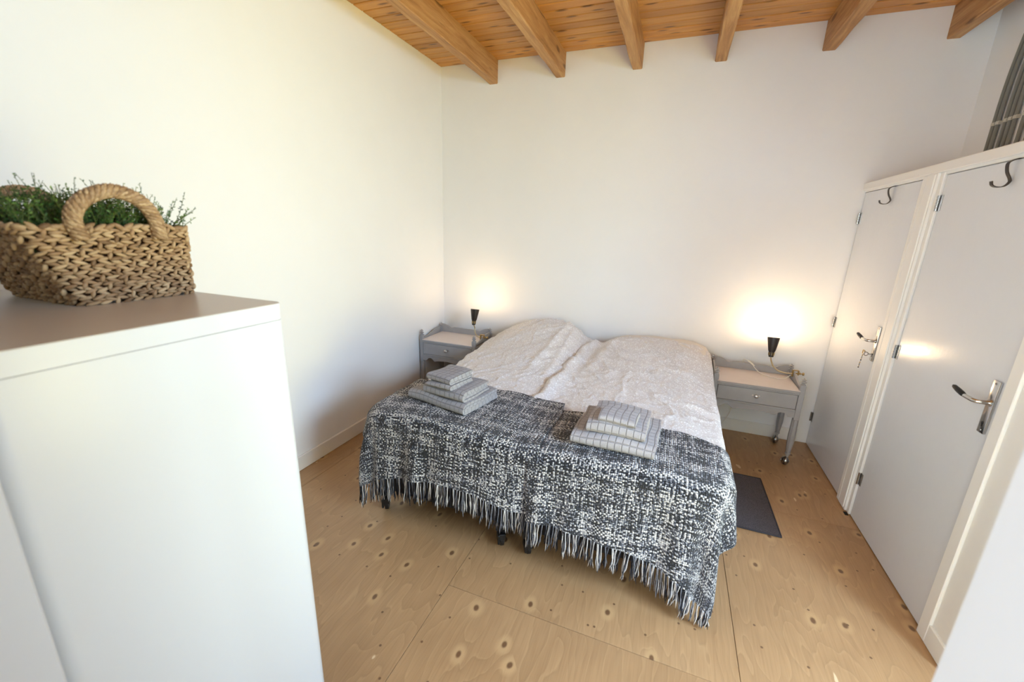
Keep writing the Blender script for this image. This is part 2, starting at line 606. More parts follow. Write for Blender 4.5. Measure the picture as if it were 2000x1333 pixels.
# floor with plywood sheets
floor = structure(obj('floor', rbox(-TH, XR + TH, YF - TH, TH, -0.10, -0.018), 'gap_black'))
floor['label'] = 'varnished plywood floor of large knotty sheets'
sheets = [(0.0, 0.170, YF, 0.0), (0.170, 1.448, YF, -0.02), (1.448, 2.726, -2.462, -0.02), (1.448, 2.726, YF, -2.462),
          (2.726, XR, -1.158, -0.02), (2.726, XR, YF, -1.158)]
for i, (x0, x1, y0, y1) in enumerate(sheets):
    e = 0.0011
    y1 = 0.0 if y1 > -0.05 else y1
    s = obj('plywood_sheet', rbox(x0 + e, x1 - e, y0 + e, y1 - e, -0.018, 0.0, 0.0006), 'plywood', floor)

def wall_slab(name, x0, x1, y0, y1, z0, z1, mat='wall_paint'):
    return structure(obj(name, rbox(x0, x1, y0, y1, z0, z1), mat))
wall_slab('wall_left', -TH, 0, YF - TH, TH, -0.02, H + 0.02)
wall_slab('wall_back', 0, XR, 0, TH, -0.02, H + 0.02)
DX0, DX1, DZ = 1.45, 2.64, 2.07
structure(obj('wall_front', rbox(0, DX0, YF - TH, YF, -0.02, H + 0.02).join(rbox(DX1, XR, YF - TH, YF, -0.02, H + 0.02)).join(rbox(DX0, DX1, YF - TH, YF, DZ, H + 0.02)), 'wall_paint'))  # unseen front wall; its doorway is added to let hall light in
WY0, WY1, WZ0, WZ1 = -4.02, -2.58, 0.35, 2.45
g = rbox(XR, XR + TH, WY1, TH, -0.02, H + 0.02)
g.join(rbox(XR, XR + TH, YF - TH, WY0, -0.02, H + 0.02))
g.join(rbox(XR, XR + TH, WY0, WY1, -0.02, WZ0)).join(rbox(XR, XR + TH, WY0, WY1, WZ1, H + 0.02))
structure(obj('wall_right', g, 'wall_paint'))
# unseen window added in the right-hand wall to light the room
win = bpy.data.objects.new('added_window', None); COL.objects.link(win); win.location = (XR + 0.06, (WY0 + WY1) / 2, WZ0); structure(win)
win['label'] = 'unseen white framed window added beside the closet to light the room'
fw = 0.06
g = rbox(XR + 0.03, XR + 0.09, WY0, WY0 + fw, WZ0, WZ1).join(rbox(XR + 0.03, XR + 0.09, WY1 - fw, WY1, WZ0, WZ1))
g.join(rbox(XR + 0.03, XR + 0.09, WY0 + fw, WY1 - fw, WZ0, WZ0 + fw)).join(rbox(XR + 0.03, XR + 0.09, WY0 + fw, WY1 - fw, WZ1 - fw, WZ1))
g.join(rbox(XR + 0.035, XR + 0.085, -3.33, -3.27, WZ0 + fw, WZ1 - fw))
obj('added_window_frame', g, 'white_paint', win)
obj('added_window_sill', rbox(XR - 0.05, XR + 0.10, WY0 - 0.03, WY1 + 0.03, WZ0 - 0.03, WZ0, 0.004), 'white_paint', win)

# baseboards
structure(obj('baseboard_left', rbox(0, 0.016, -2.95, 0, 0.001, 0.108, 0.003), 'white_paint'))
structure(obj('baseboard_back', rbox(0.016, 3.440, -0.016, 0, 0.001, 0.112, 0.003), 'white_paint'))

# ceiling: deck of planks with recessed joints
ceil = structure(obj('ceiling', rbox(-TH, XR + TH, YF - TH, TH, H + 0.018, H + 0.12), 'gap_black'))
ceil['label'] = 'varnished tongue and groove plank ceiling'
pw = 0.0985
g0 = rbox(0, XR, -pw + 0.0042, -0.0042, 0, 0.018, 0.0040)
pm = to_mesh('ceiling_plank', g0, 'plank_wood')
y = 0.0
i = 0
while y > YF + 0.02:
    p = bpy.data.objects.new('ceiling_plank', pm); COL.objects.link(p)
    p.parent = ceil; p.location = (0, y, H + random.uniform(-0.0012, 0.0012)); y -= pw; i += 1

# beams
BX = [(0.506, 0.587), (1.136, 1.213), (1.775, 1.852), (2.385, 2.466), (3.071, 3.153), (3.752, 3.826)]
ordn = ['wooden ceiling beam nearest the white left wall', 'second wooden ceiling beam from the left wall', 'third wooden ceiling beam from the left wall',
        'fourth wooden ceiling beam from the left wall, above the right pillow', 'fifth wooden ceiling beam, above the right nightstand', 'dark wooden ceiling beam farthest right, beside the grey conduits']
for (x0, x1), lb in zip(BX, ordn):
    n = 26
    vs, fs = [], []
    ph = random.uniform(0, 6)
    for k in range(n + 1):
        yy = YF * k / n
        w = 0.0022 * math.sin(k * 1.7 + ph); w2 = 0.0025 * math.sin(k * 2.9 + ph * 2)
        b = 0.006
        zb = H - 0.185 + 0.002 * math.sin(k * 2.3 + ph)
        for (px, pz) in ((x0 + w, H), (x0 + w, zb + b), (x0 + w + b + w2, zb), (x1 + w2 - b, zb), (x1 + w2, zb + b), (x1 + w2, H)):
            vs.append((px, yy, pz))
    for k in range(n):
        for j in range(5):
            fs.append((k * 6 + j, k * 6 + j + 1, k * 6 + 7 + j, k * 6 + 6 + j))
    fs.append((0, 1, 2, 3, 4, 5)); fs.append(tuple(n * 6 + j for j in range(5, -1, -1)))
    o = obj('ceiling_beam', Geo().add(vs, fs), 'beam_wood', loc=((x0 + x1) / 2, 0, H - 0.185), smooth=25)
    tag(o, lb, 'beam', 'ceiling beams')

# ------------------------------------------------------------------ closet wall with two doors
BZ = 2.083
YE = -2.06
ctop = structure(obj('wall_closet', rbox(W + 0.045, XR, YE, 0, BZ - 0.03, BZ), 'white_paint'))
structure(obj('wall_closet_end', rbox(W, XR, YE - 0.02, YE, 0.001, BZ), 'white_paint'))
structure(obj('wall_closet_back', rbox(W + 0.05, W + 0.06, YE, -0.001, 0.001, BZ - 0.03), 'gap_black'))
# head rail over both doors, with a small step below
structure(obj('trim_1', rbox(W - 0.022, W + 0.045, YE - 0.02, -0.002, 2.036, BZ, 0.003).join(rbox(W - 0.008, W + 0.045, YE - 0.02, -0.002, 2.022, 2.036)), 'white_paint'))
# middle post: stop strip, black strip for the shaded slit, moulded post
structure(obj('trim_2', rbox(W - 0.020, W + 0.045, -0.862, -0.822, 0.002, 2.036, 0.004), 'white_paint'))
tp = rbox(W - 0.022, W + 0.045, -0.972, -0.868, 0.004, 2.036, 0.003).join(rbox(W - 0.028, W - 0.020, -0.960, -0.935, 0.02, 2.03, 0.003)).join(rbox(W - 0.012, W + 0.045, -1.010, -0.972, 0.004, 2.034, 0.004))
structure(obj('trim_3', tp, 'white_paint'))
structure(obj('slit_shade', rbox(W - 0.004, W + 0.04, -0.868, -0.862, 0.01, 2.03), 'gap_black'))
# end post beside door 2 with plinth block
tp = rbox(W - 0.022, W + 0.045, -1.922, -1.862, 0.002, 2.036, 0.003).join(rbox(W - 0.012, W + 0.045, YE, -1.922, 0.095, 2.036, 0.003)).join(rbox(W - 0.022, W + 0.045, YE, -1.922, 0.002, 0.097, 0.003))
structure(obj('trim_5', tp, 'white_paint'))
structure(obj('wall_gap_shade', rbox(W + 0.010, W + 0.045, -0.030, -0.001, 0.002, 2.02), 'gap_black'))  # black strip standing for the shade in the gap at the wall
structure(obj('post_foot_shade', rbox(W - 0.030, W - 0.012, -1.02, -0.985, 0.0005, 0.003, 0.0), 'gap_black'))  # black slip painting the shaded gap at the post's foot

def handle_set(door, yc, y_sign=1):
    """back plate, lever with black grip, keyhole; yc: y of the plate's centre line"""
    xs = W - 0.002
    pl = obj('handle_plate', rbox(xs - 0.009, xs, yc - 0.020, yc + 0.020, 0.955, 1.175, 0.003, 2), 'chrome', door, smooth=30)
    obj('keyhole', tube([(xs - 0.0095, yc, 0.998), (xs - 0.0102, yc, 0.998)], 0.006, 10).join(rbox(xs - 0.0102, xs - 0.0092, yc - 0.0025, yc + 0.0025, 0.982, 0.998)), 'black_plastic', pl)
    obj('screw', tube([(xs - 0.009, yc, 1.163), (xs - 0.0105, yc, 1.163)], 0.004, 10), 'steel', pl)
    obj('screw', tube([(xs - 0.009, yc, 0.967), (xs - 0.0105, yc, 0.967)], 0.004, 10), 'steel', pl)
    z = 1.083
    pts = spline([(xs - 0.006, yc, z), (xs - 0.040, yc, z), (xs - 0.053, yc + 0.012, z), (xs - 0.055, yc + 0.040, z), (xs - 0.056, yc + 0.062, z + 0.001)], 6)
    lv = obj('lever', tube(pts, 0.0085, 12), 'chrome', door, smooth=True)
    gp = [(xs - 0.056, yc + 0.060, z + 0.001), (xs - 0.057, yc + 0.075, z + 0.004), (xs - 0.059, yc + 0.100, z + 0.010), (xs - 0.061, yc + 0.125, z + 0.017), (xs - 0.062, yc + 0.133, z + 0.019)]
    obj('grip', tube(gp, [0.0085, 0.0105, 0.0105, 0.0085, 0.004], 12), 'black_plastic', lv, smooth=True)
    obj('rosette', tube([(xs - 0.009, yc, z), (xs - 0.013, yc, z)], 0.014, 16), 'chrome', door, smooth=30)

def hinge(door, y, z0, z1):
    x = W - 0.008
    for k in range(5):
        a, b = z0 + (z1 - z0) * k / 5, z0 + (z1 - z0) * (k + 1) / 5
    h = obj('hinge', rbox(W - 0.0045, W - 0.002, y - 0.026, y, z0, z1), 'steel', door)
    for k in range(5):
        a, b = z0 + (z1 - z0) * k / 5, z0 + (z1 - z0) * (k + 1) / 5
        obj('hinge_knuckle', lathe([(0.0065, a + 0.001), (0.0065, b - 0.001)], 10, 0, (x - 0.003, y + 0.002)), 'chrome', h, smooth=30)

def door(n, y0, y1, label):
    d = structure(obj('door_%d' % n, rbox(W - 0.002, W + 0.038, y0, y1, 0.006, 2.019, 0.002), 'door_paint', loc=(W, y1, 0.006)))
    d['label'] = label
    return d
d1 = door(1, -0.820, -0.009, 'narrow grey-white closet door beside the right nightstand, with key')
d2 = door(2, -1.858, -1.014, 'grey-white closet door nearest the camera')
handle_set(d1, -0.762); handle_set(d2, -1.800)
for z0, z1 in ((1.828, 1.906), (1.03, 1.108), (0.21, 0.29)):
    hinge(d2, -1.013, z0 + 0.015, z1 + 0.015)
hinge(d1, -0.012, 1.80, 1.88); hinge(d1, -0.012, 1.02, 1.10); hinge(d1, -0.012, 0.21, 0.29)

def door_hook(y, label):
    t = thing('door_hook', label, 'hook', (W - 0.004, y, 1.93), 'hooks over the closet doors')
    ctrl = [(W + 0.030, y, 2.0205), (W - 0.004, y, 2.0206), (W - 0.020, y, 2.013), (W - 0.026, y, 2.000)]
    ctrl = [(W + 0.012, 2.0205), (W - 0.006, 2.0206), (W - 0.024, 2.012), (W - 0.032, 2.000), (W - 0.026, 1.970), (W - 0.012, 1.945), (W - 0.010, 1.932), (W - 0.022, 1.917), (W - 0.042, 1.913), (W - 0.060, 1.920), (W - 0.066, 1.936)]
    path = spline([(a, 0, b) for a, b in ctrl], 5)
    vs, fs = [], []
    n = len(path)
    for i, p in enumerate(path):
        tg = (path[min(i + 1, n - 1)] - path[max(i - 1, 0)]).normalized()
        nn = Vector((tg.z, 0, -tg.x)) * 0.0016
        for s in (-0.0085, 0.0085):
            for q in (1, -1):
                vs.append((p.x + q * nn.x, y + s, p.z + q * nn.z))
    for i in range(n - 1):
        a, b = i * 4, i * 4 + 4
        fs += [(a, a + 2, b + 2, b), (a + 1, b + 1, b + 3, a + 3), (a, b, b + 1, a + 1), (a + 2, a + 3, b + 3, b + 2)]
    fs += [(0, 1, 3, 2), (n * 4 - 4, n * 4 - 2, n * 4 - 1, n * 4 - 3)]
    obj('hook_strip', Geo().add(vs, fs), 'hook_iron', t, smooth=40)
door_hook(-0.46, 'bent dark iron hook on top of the narrow closet door')
door_hook(-1.50, 'bent dark iron hook on top of the near closet door')

# key with chain in the lock of door 1
kx, ky, kz = W - 0.0118, -0.762, 0.998
t = thing('key', 'small key with square tag and beaded chain in the narrow door', 'key', (kx, ky, kz))
obj('key_shaft', tube([(kx - 0.0005, ky, kz), (kx - 0.020, ky, kz)], 0.003, 8), 'steel', t)
bow = [(kx - 0.030 + 0.011 * math.cos(a), ky + 0.001, kz + 0.011 * math.sin(a)) for a in np.linspace(0, 2 * PI, 17)]
obj('key_bow', tube(bow, 0.0026, 6, False), 'steel', t)
sq = [(kx - 0.033, ky + 0.030 + a, kz + 0.004 + b) for a, b in ((-0.011, -0.011), (0.011, -0.011), (0.011, 0.011), (-0.011, 0.011), (-0.011, -0.011))]
g = Geo()
for a, b in zip(sq[:-1], sq[1:]):
    g.join(tube([a, b], 0.0028, 6))
obj('key_tag', g, 'brass', t)
obj('key_ring', tube([(kx - 0.036, ky, kz), (kx - 0.034, ky + 0.019, kz + 0.002)], 0.0015, 6), 'steel', t)
g = Geo()
for k in range(12):
    g.join(sphere((kx - 0.033, ky + 0.032 + 0.0016 * k, kz - 0.010 - 0.0085 * k), 0.0038 if k % 2 else 0.0028, 8, 6), mi=k % 3 // 1)
obj('key_chain', g, ['steel', 'brass', 'black_plastic'], t, smooth=True)

# grey conduits on the upper right wall
ys = [-0.285, -0.322, -0.386, -0.426, -0.466, -0.537, -0.606, -0.650]
names = ['leftmost', 'second', 'third', 'fourth', 'fifth', 'sixth', 'seventh', 'eighth', 'ninth', 'tenth', 'eleventh']
for k, yy in enumerate(ys):
    t = thing('conduit_pipe', 'grey conduit pipe above the closet, %s from the corner' % ('first' if k == 0 else names[k]), 'conduit', (XR - 0.0125, yy, BZ), 'grey conduits clipped to the upper right wall')
    pts = []
    for j in range(22):
        z = BZ + 0.002 + (H - 0.004 - BZ) * j / 21
        s = max(0.0, (z - 2.45) / 0.6)
        pts.append((XR - 0.0125, yy - 0.10 * s * s, z))
    obj('pipe', tube(pts, 0.0100, 10), 'conduit_grey', t, smooth=True)
    zc = 2.385
    obj('pipe_clip', lathe([(0.0104, zc - 0.009), (0.0120, zc - 0.009), (0.0120, zc + 0.009), (0.0104, zc + 0.009)], 12, 0, (XR - 0.0125, yy)).join(rbox(XR - 0.0200, XR - 0.001, yy - 0.0165, yy - 0.0115, zc - 0.010, zc + 0.010)), 'clip_grey', t, smooth=30)

# ------------------------------------------------------------------ near things at the frame's edges
# open door leaf at the right
leaf = structure(obj('door_3', rbox(2.660, 2.700, -4.10, -3.310, 0.008, 2.04, 0.003), 'leaf_paint', loc=(2.68, -4.10, 0.008)))
leaf['label'] = 'white door leaf standing open close to the camera'
# wardrobe at the left
t = thing('wardrobe', 'white wardrobe side at the lower left edge, nearest the camera', 'wardrobe', (1.0, -3.9, 0))
obj('body', rbox(0.55, 1.382, -4.14, -3.668, 0.0, 2.10, 0.004), 'lacquer', t)
obj('side_panel', rbox(1.383, 1.402, -4.14, -3.665, 0.002, 2.10, 0.003), 'lacquer', t)

# white cabinet with rounded corner and lid
CX0, CX1, CY0, CY1, CH = 0.50, 1.303, -3.645, -3.0739, 1.4742
def rounded_rect(x0, x1, y0, y1, r, seg=8):
    pts = []
    for cx, cy, a0 in ((x1 - r, y1 - r, 0), (x0 + r, y1 - r, 90), (x0 + r, y0 + r, 180), (x1 - r, y0 + r, 270)):
        for k in range(seg + 1):
            a = math.radians(a0 + 90 * k / seg)
            pts.append((cx + r * math.cos(a), cy + r * math.sin(a)))
    return pts
t = thing('cabinet', 'tall white lacquered cabinet carrying the basket, its top tinted for dimmer light', 'cabinet', ((CX0 + CX1) / 2, (CY0 + CY1) / 2, 0))
R0 = 0.030
obj('plinth', prism(rounded_rect(CX0 + 0.02, CX1 - 0.02, CY0 + 0.02, CY1 - 0.02, R0), 'z', 0.0, 0.06), 'tyre_grey', t, smooth=40)
obj('body', prism(rounded_rect(CX0, CX1, CY0, CY1, R0), 'z', 0.06, CH - 0.0455), 'lacquer', t, smooth=40)
obj('seam', prism(rounded_rect(CX0 + 0.0015, CX1 - 0.0015, CY0 + 0.0015, CY1 - 0.0015, R0), 'z', CH - 0.0455, CH - 0.0442), 'tyre_grey', t, smooth=40)
obj('lid', prism(rounded_rect(CX0, CX1, CY0, CY1, R0), 'z', CH - 0.0442, CH - 0.0012), 'lacquer', t, smooth=40)
simple('top_reflection_tint', (198, 190, 178), 0.32)  # browner top: weaker light and wood reflection put into the colour
obj('top_tint_sheet', prism(rounded_rect(CX0 + 0.001, CX1 - 0.001, CY0 + 0.001, CY1 - 0.001, R0), 'z', CH - 0.0012, CH), 'top_reflection_tint', t, smooth=40)

# ------------------------------------------------------------------ basket
BZ0 = 1.453
bot = [(0.470, -3.290), (0.830, -3.290), (0.830, -3.002), (0.470, -3.002)]
top = [(0.425, -3.385), (0.852, -3.385), (0.852, -3.006), (0.425, -3.006)]
BH = 0.203
def ring_path(f, inset=0.0, n_corner=5, r=0.035):
    c = [Vector((b[0] * (1 - f) + a[0] * f, b[1] * (1 - f) + a[1] * f)) for a, b in zip(top, bot)]
    pts = []
    for i in range(4):
        p, a, b = c[i], c[i - 1], c[(i + 1) % 4]
        d1, d2 = (a - p).normalized(), (b - p).normalized()
        for k in range(n_corner + 1):
            s = k / n_corner
            q0, q2 = p + d1 * r, p + d2 * r
            q = q0 * (1 - s) ** 2 + p * 2 * s * (1 - s) + q2 * s * s
            pts.append(q)
    return pts
def resample(pts, step):
    loop = pts + [pts[0]]
    segs = [(loop[i + 1] - loop[i]).length for i in range(len(pts))]
    L = sum(segs)
    n = int(round(L / step))
    out = []
    for k in range(n):
        d = L * k / n
        i = 0
        while d > segs[i]:
            d -= segs[i]; i += 1
        tg = (loop[i + 1] - loop[i]).normalized()
        out.append((loop[i] + tg * d, tg))
    return out
def lobe(center, axis, normal, length, width, thick, tone, rnd):
    """one visible turn of a braided strand: a tapered, bulging leaf lens"""
    g = Geo()
    ax = axis.normalized(); nn = (normal - ax * normal.dot(ax)).normalized(); bb = ax.cross(nn)
    prof = ((-0.5, 0.25), (-0.28, 0.8), (0.0, 1.0), (0.28, 0.8), (0.5, 0.25))
    vs, fs = [], []
    for (s, w) in prof:
        for k in range(6):
            a = 2 * PI * k / 6
            vs.append((center + ax * (s * length) + bb * (math.cos(a) * width * 0.5 * w) + nn * (math.sin(a) * thick * 0.5 * w))[:])
    for i in range(4):
        for k in range(6):
            k2 = (k + 1) % 6
            fs.append((i * 6 + k, i * 6 + k2, i * 6 + 6 + k2, i * 6 + 6 + k))
    fs += [tuple(range(5, -1, -1)), tuple(24 + k for k in range(6))]
    return g.add(vs, fs, tone=[tone] * 30)
bk = thing('basket', 'rectangular woven seagrass basket with two loop handles on the cabinet', 'basket', (0.64, -3.17, BZ0))
# dark inner liner
g = Geo()
inner_b = [(x + (0.64 - x) * 0.07, y + (-3.15 - y) * 0.08) for x, y in bot]
inner_t = [(x + (0.64 - x) * 0.06, y + (-3.19 - y) * 0.07) for x, y in top]
vs = [(x, y, BZ0 + 0.006) for x, y in inner_b] + [(x, y, BZ0 + BH - 0.01) for x, y in inner_t]
obj('liner', Geo().add(vs, [(0, 1, 2, 3), (0, 1, 5, 4), (1, 2, 6, 5), (2, 3, 7, 6), (3, 0, 4, 7)]), 'basket_core', bk)
ROWS = 12
for row in range(ROWS):
    f = (row + 0.5) / ROWS
    z = BZ0 + BH * f
    g = Geo()
    rs = resample(ring_path(f), 0.0128)
    ph = row * 0.37
    for k, (p, tg) in enumerate(rs):
        nn = Vector((tg.y, -tg.x, 0))
        upw = 1 if k % 2 == 0 else -1
        stake = (k + row * 3) % 7 == 0
        tone = min(1, max(0, rng.normal(0.52, 0.2)))
        c = Vector((p.x, p.y, z + upw * 0.0042 + rng.uniform(-0.0012, 0.0012))) + nn * rng.uniform(-0.0015, 0.003)
        ax = Vector((tg.x, tg.y, 0)) + Vector((0, 0, -0.26 * upw + rng.uniform(-0.16, 0.16)))
        ln = rng.uniform(0.026, 0.034)
        if stake:
            ax = Vector((tg.x * 0.35, tg.y * 0.35, 1)); ln = 0.021; c += nn * 0.004
        g.join(lobe(c, ax, nn, ln, rng.uniform(0.0098, 0.0125), rng.uniform(0.011, 0.015), tone, rng))
    obj('braid', g, 'hyacinth', bk, smooth=True)
# rim wraps
g = Geo()
for k, (p, tg) in enumerate(resample(ring_path(1.0), 0.021)):
    nn = Vector((tg.y, -tg.x, 0))
    c = Vector((p.x, p.y, BZ0 + BH + 0.002 + rng.uniform(-0.003, 0.003)))
    g.join(lobe(c, Vector((tg.x, tg.y, rng.uniform(-0.9, 0.9))), nn, rng.uniform(0.026, 0.036), 0.014, 0.018, min(1, max(0, rng.normal(0.55, 0.2))), rng))
obj('rim', g, 'hyacinth', bk, smooth=True)
def basket_handle(x, lean):
    g = Geo()
    ctrl = [(x, -3.275, BZ0 + BH * 0.86), (x + lean * .3, -3.285, BZ0 + BH + 0.025), (x + lean, -3.255, BZ0 + BH + 0.072), (x + lean * 1.2, -3.196, BZ0 + BH + 0.096), (x + lean, -3.136, BZ0 + BH + 0.076), (x + lean * .3, -3.104, BZ0 + BH + 0.027), (x, -3.098, BZ0 + BH * 0.86)]
    path = spline(ctrl, 9)
    g.join(tube(path, 0.0140, 8)); g.tone = [0.3] * len(g.v)
    for i in range(1, len(path) - 1):
        tg = (path[i + 1] - path[i - 1]).normalized()
        u = tg.cross(Vector((1, 0, 0))).normalized(); w = tg.cross(u)
        for k in range(5):
            a = 2 * PI * k / 5 + i * 0.55
            d = u * math.cos(a) + w * math.sin(a)
            g.join(lobe(path[i] + d * 0.0135, tg * 0.55 + d.cross(tg) * 1.0, d, 0.028, 0.014, 0.010, min(1, max(0, rng.normal(0.5, 0.2))), rng))
    obj('handle', g, 'hyacinth', bk, smooth=True)
basket_handle(0.862, 0.004); basket_handle(0.415, -0.004)

# plant in the basket
pl = thing('artificial_plant', 'bushy green small-leaved plant filling the woven basket', 'plant', (0.64, -3.19, BZ0 + 0.12))
obj('moss', rbox(0.455, 0.825, -3.355, -3.03, BZ0 + 0.13, BZ0 + BH - 0.008, 0.01), 'soil_moss', pl)
gs, gl = Geo(), Geo()
prng = np.random.RandomState(5)
def leaf_into(gl, c, d, size, tone):
    d = d.normalized()
    s = d.cross(Vector((prng.normal(), prng.normal(), prng.normal()))).normalized()
    n = d.cross(s)
    L, Wd = size, size * 0.52
    gl.add([c[:], (c + d * L * 0.5 + s * Wd * 0.5 + n * L * 0.06)[:], (c + d * L)[:], (c + d * L * 0.5 - s * Wd * 0.5 + n * L * 0.06)[:]], [(0, 1, 2, 3)], tone=tone)
for i in range(820):
    x = prng.uniform(0.45, 0.835); yy = prng.uniform(-3.365, -3.02)
    edge = max(abs(x - 0.64) / 0.2, abs(yy + 3.19) / 0.18)
    tall = prng.rand() < 0.14
    L = prng.uniform(0.045, 0.125) * (1.12 - 0.42 * edge) + (prng.uniform(0.02, 0.06) if tall else 0)
    lean = Vector((prng.normal(0, 0.32) + (x - 0.64) * 1.6, prng.normal(0, 0.32) + (yy + 3.19) * 1.6, 1.0)).normalized()
    base = Vector((x, yy, BZ0 + BH - 0.012))
    bend = Vector((prng.normal(), prng.normal(), 0)) * 0.012
    pts = [base, base + lean * L * 0.5 + bend * 0.3, base + lean * L + bend]
    gs.join(tube(pts, [0.0010, 0.0009, 0.0006], 4))
    tip = prng.rand()
    n = int(7 + L * 150)
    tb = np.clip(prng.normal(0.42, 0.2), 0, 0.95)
    for k in range(n):
        s = (k + 0.5) / n
        q = pts[0].lerp(pts[1], s * 2) if s < 0.5 else pts[1].lerp(pts[2], s * 2 - 1)
        d = Vector((prng.normal(), prng.normal(), prng.normal() * 0.6 + 0.5))
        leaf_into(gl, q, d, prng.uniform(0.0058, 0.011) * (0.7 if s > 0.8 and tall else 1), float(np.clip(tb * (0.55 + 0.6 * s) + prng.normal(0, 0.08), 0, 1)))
o = obj('stems', gs, 'stem_green', pl); o['kind'] = 'stuff'
o = obj('leaves', gl, 'leaf_green', pl); o['kind'] = 'stuff'

# the basket and the plant were laid out at a slightly larger size: bring both to true size on the cabinet top
KB = 0.905
for o in (bk, pl):
    c0 = Vector((2.281, -3.8915, 1.6862))
    o.location = c0 + (o.location - c0) * KB
    o.scale = (KB, KB, KB)

# ------------------------------------------------------------------ nightstands
def build_nightstand(loc, label):
    """local box: x 0..0.61, y -0.41..0 ; root at back-left foot"""
    X, Y, Z = loc
    t = thing('nightstand', label, 'nightstand', loc, 'grey painted nightstands')
    WN, DN = 0.610, 0.405
    def B(*a, **k):
        return rbox(*a, **k).move(loc)
    p = 0.036
    for (x, y) in ((0, -p), (WN - p, -p), (0, -DN), (WN - p, -DN)):
        cx, cy = X + x + p / 2, Y + y + p / 2
        g = rbox(cx - p / 2, cx + p / 2, cy - p / 2, cy + p / 2, 0.375, 0.650, 0.003)
        g.join(lathe([(0.0225, 0.375), (0.0235, 0.300), (0.0250, 0.235), (0.0245, 0.195), (0.0165, 0.110), (0.0135, 0.098)], 8, PI / 8, (cx, cy)))
        g.join(lathe([(0.013, 0.100), (0.018, 0.098), (0.019, 0.092), (0.018, 0.087), (0.012, 0.084), (0.010, 0.066)], 16, 0, (cx, cy)))
        leg = obj('leg', g, 'grey_paint', t, smooth=35)
        obj('finial', lathe([(0.0165, 0.650), (0.0165, 0.656), (0.0105, 0.660), (0.0105, 0.664), (0.019, 0.670), (0.0195, 0.674), (0.009, 0.680), (0.0085, 0.683), (0.0155, 0.688), (0.0155, 0.692), (0.006, 0.697), (0.0045, 0.703), (0.001, 0.705)], 16, 0, (cx, cy)), 'grey_paint', leg, smooth=40)
        # ball caster: two bowl halves on a tilted axle
        dx = random.uniform(-0.006, 0.006)
        g = sphere((cx + dx - 0.004, cy - 0.002, 0.0325), 0.0325, 18, 12, (0.80, 1, 1)).join(lathe([(0.0085, 0.05), (0.0085, 0.072), (0.006, 0.075)], 10, 0, (cx, cy)))
        g.join(tube([(cx + dx - 0.034, cy - 0.002, 0.0325), (cx + dx + 0.026, cy - 0.002, 0.0325)], 0.007, 10))
        obj('caster', g, 'steel', leg, smooth=40)
        ring = [(cx + dx - 0.004 + 0.35 * 0.033 * math.sin(a), cy - 0.002 + 0.93 * 0.0325 * math.sin(a) , 0.0325 + 0.0325 * math.cos(a)) for a in np.linspace(0, 2 * PI, 25)]
        obj('caster_slit', tube(ring, 0.0022, 6, False), 'black_plastic', leg, smooth=True)
    obj('top_board', B(0.030, WN - 0.030, -DN - 0.004, -0.014, 0.590, 0.607, bev=0.003), 'table_top', t)
    g = B(0.030, WN - 0.030, -DN - 0.0075, -DN + 0.002, 0.583, 0.604, bev=0.004).join(B(0.032, WN - 0.032, -DN - 0.003, -DN + 0.01, 0.572, 0.584, bev=0.003))
    obj('top_moulding', g, 'grey_paint', t)
    obj('side_panel', B(0.006, 0.020, -DN + p, -p, 0.40, 0.592), 'grey_paint', t)
    obj('side_panel', B(WN - 0.020, WN - 0.006, -DN + p, -p, 0.40, 0.592), 'grey_paint', t)
    obj('back_panel', B(p, WN - p, -0.020, -0.008, 0.40, 0.592), 'grey_paint', t)
    obj('bottom_panel', B(0.02, WN - 0.02, -DN + 0.012, -0.012, 0.425, 0.437), 'grey_paint', t)
    # drawer
    d = obj('drawer', B(p + 0.003, WN - p - 0.003, -DN + 0.001, -DN + 0.020, 0.459, 0.570, bev=0.002), 'grey_paint', t)
    obj('drawer_moulding', B(p + 0.003, WN - p - 0.003, -DN - 0.004, -DN + 0.004, 0.445, 0.458, bev=0.003), 'grey_paint', d)
    xc = X + WN / 2
    kn = lathe([(0.006, 0), (0.006, 0.010), (0.012, 0.014), (0.0150, 0.020), (0.0140, 0.026), (0.008, 0.030), (0.001, 0.031)], 18)
    kn.xf(Matrix.Translation((xc, Y - DN + 0.001, 0.523)) @ Matrix.Rotation(PI / 2, 4, 'X'))
    k = obj('knob', kn, 'nickel_knob', d, smooth=True)
    rp = [(-0.030, 0), (-0.022, 0.006), (-0.014, 0.005), (-0.008, 0.012), (0.008, 0.012), (0.014, 0.005), (0.022, 0.006), (0.030, 0), (0.022, -0.006), (0.014, -0.005), (0.008, -0.012), (-0.008, -0.012), (-0.014, -0.005), (-0.022, -0.006)]
    obj('rose_plate', prism([(xc + a, 0.523 + b) for a, b in rp], 'y', Y - DN - 0.0008, Y - DN + 0.002), 'nickel_knob', k)
    # scalloped apron
    xs = np.linspace(p - 0.002, WN - p + 0.002, 41)
    def apron(x):
        s = abs((x - WN / 2) / (WN / 2 - p))
        if s > 0.86: return 0.392
        if s > 0.55: return 0.392 + 0.030 * math.sin((0.86 - s) / 0.31 * PI) ** 0.8
        return 0.392 + 0.016 * (1 - s / 0.55) ** 0.7 * 1.0 + (-0.004 if s > 0.45 else 0)
    poly = [(X + x, 0.444) for x in xs] + [(X + x, apron(x)) for x in reversed(xs)]
    obj('apron', prism(poly, 'y', Y - DN + 0.004, Y - DN + 0.018), 'grey_paint', t)
    # back gallery, waved top
    def gal(x):
        s = abs((x - WN / 2) / (WN / 2 - p))
        return 0.652 + (0.028 * (0.5 - 0.5 * math.cos(PI * max(0, (s - 0.55) / 0.45))) if s > 0.55 else 0) - 0.010 * math.exp(-((s - 0.62) / 0.09) ** 2)
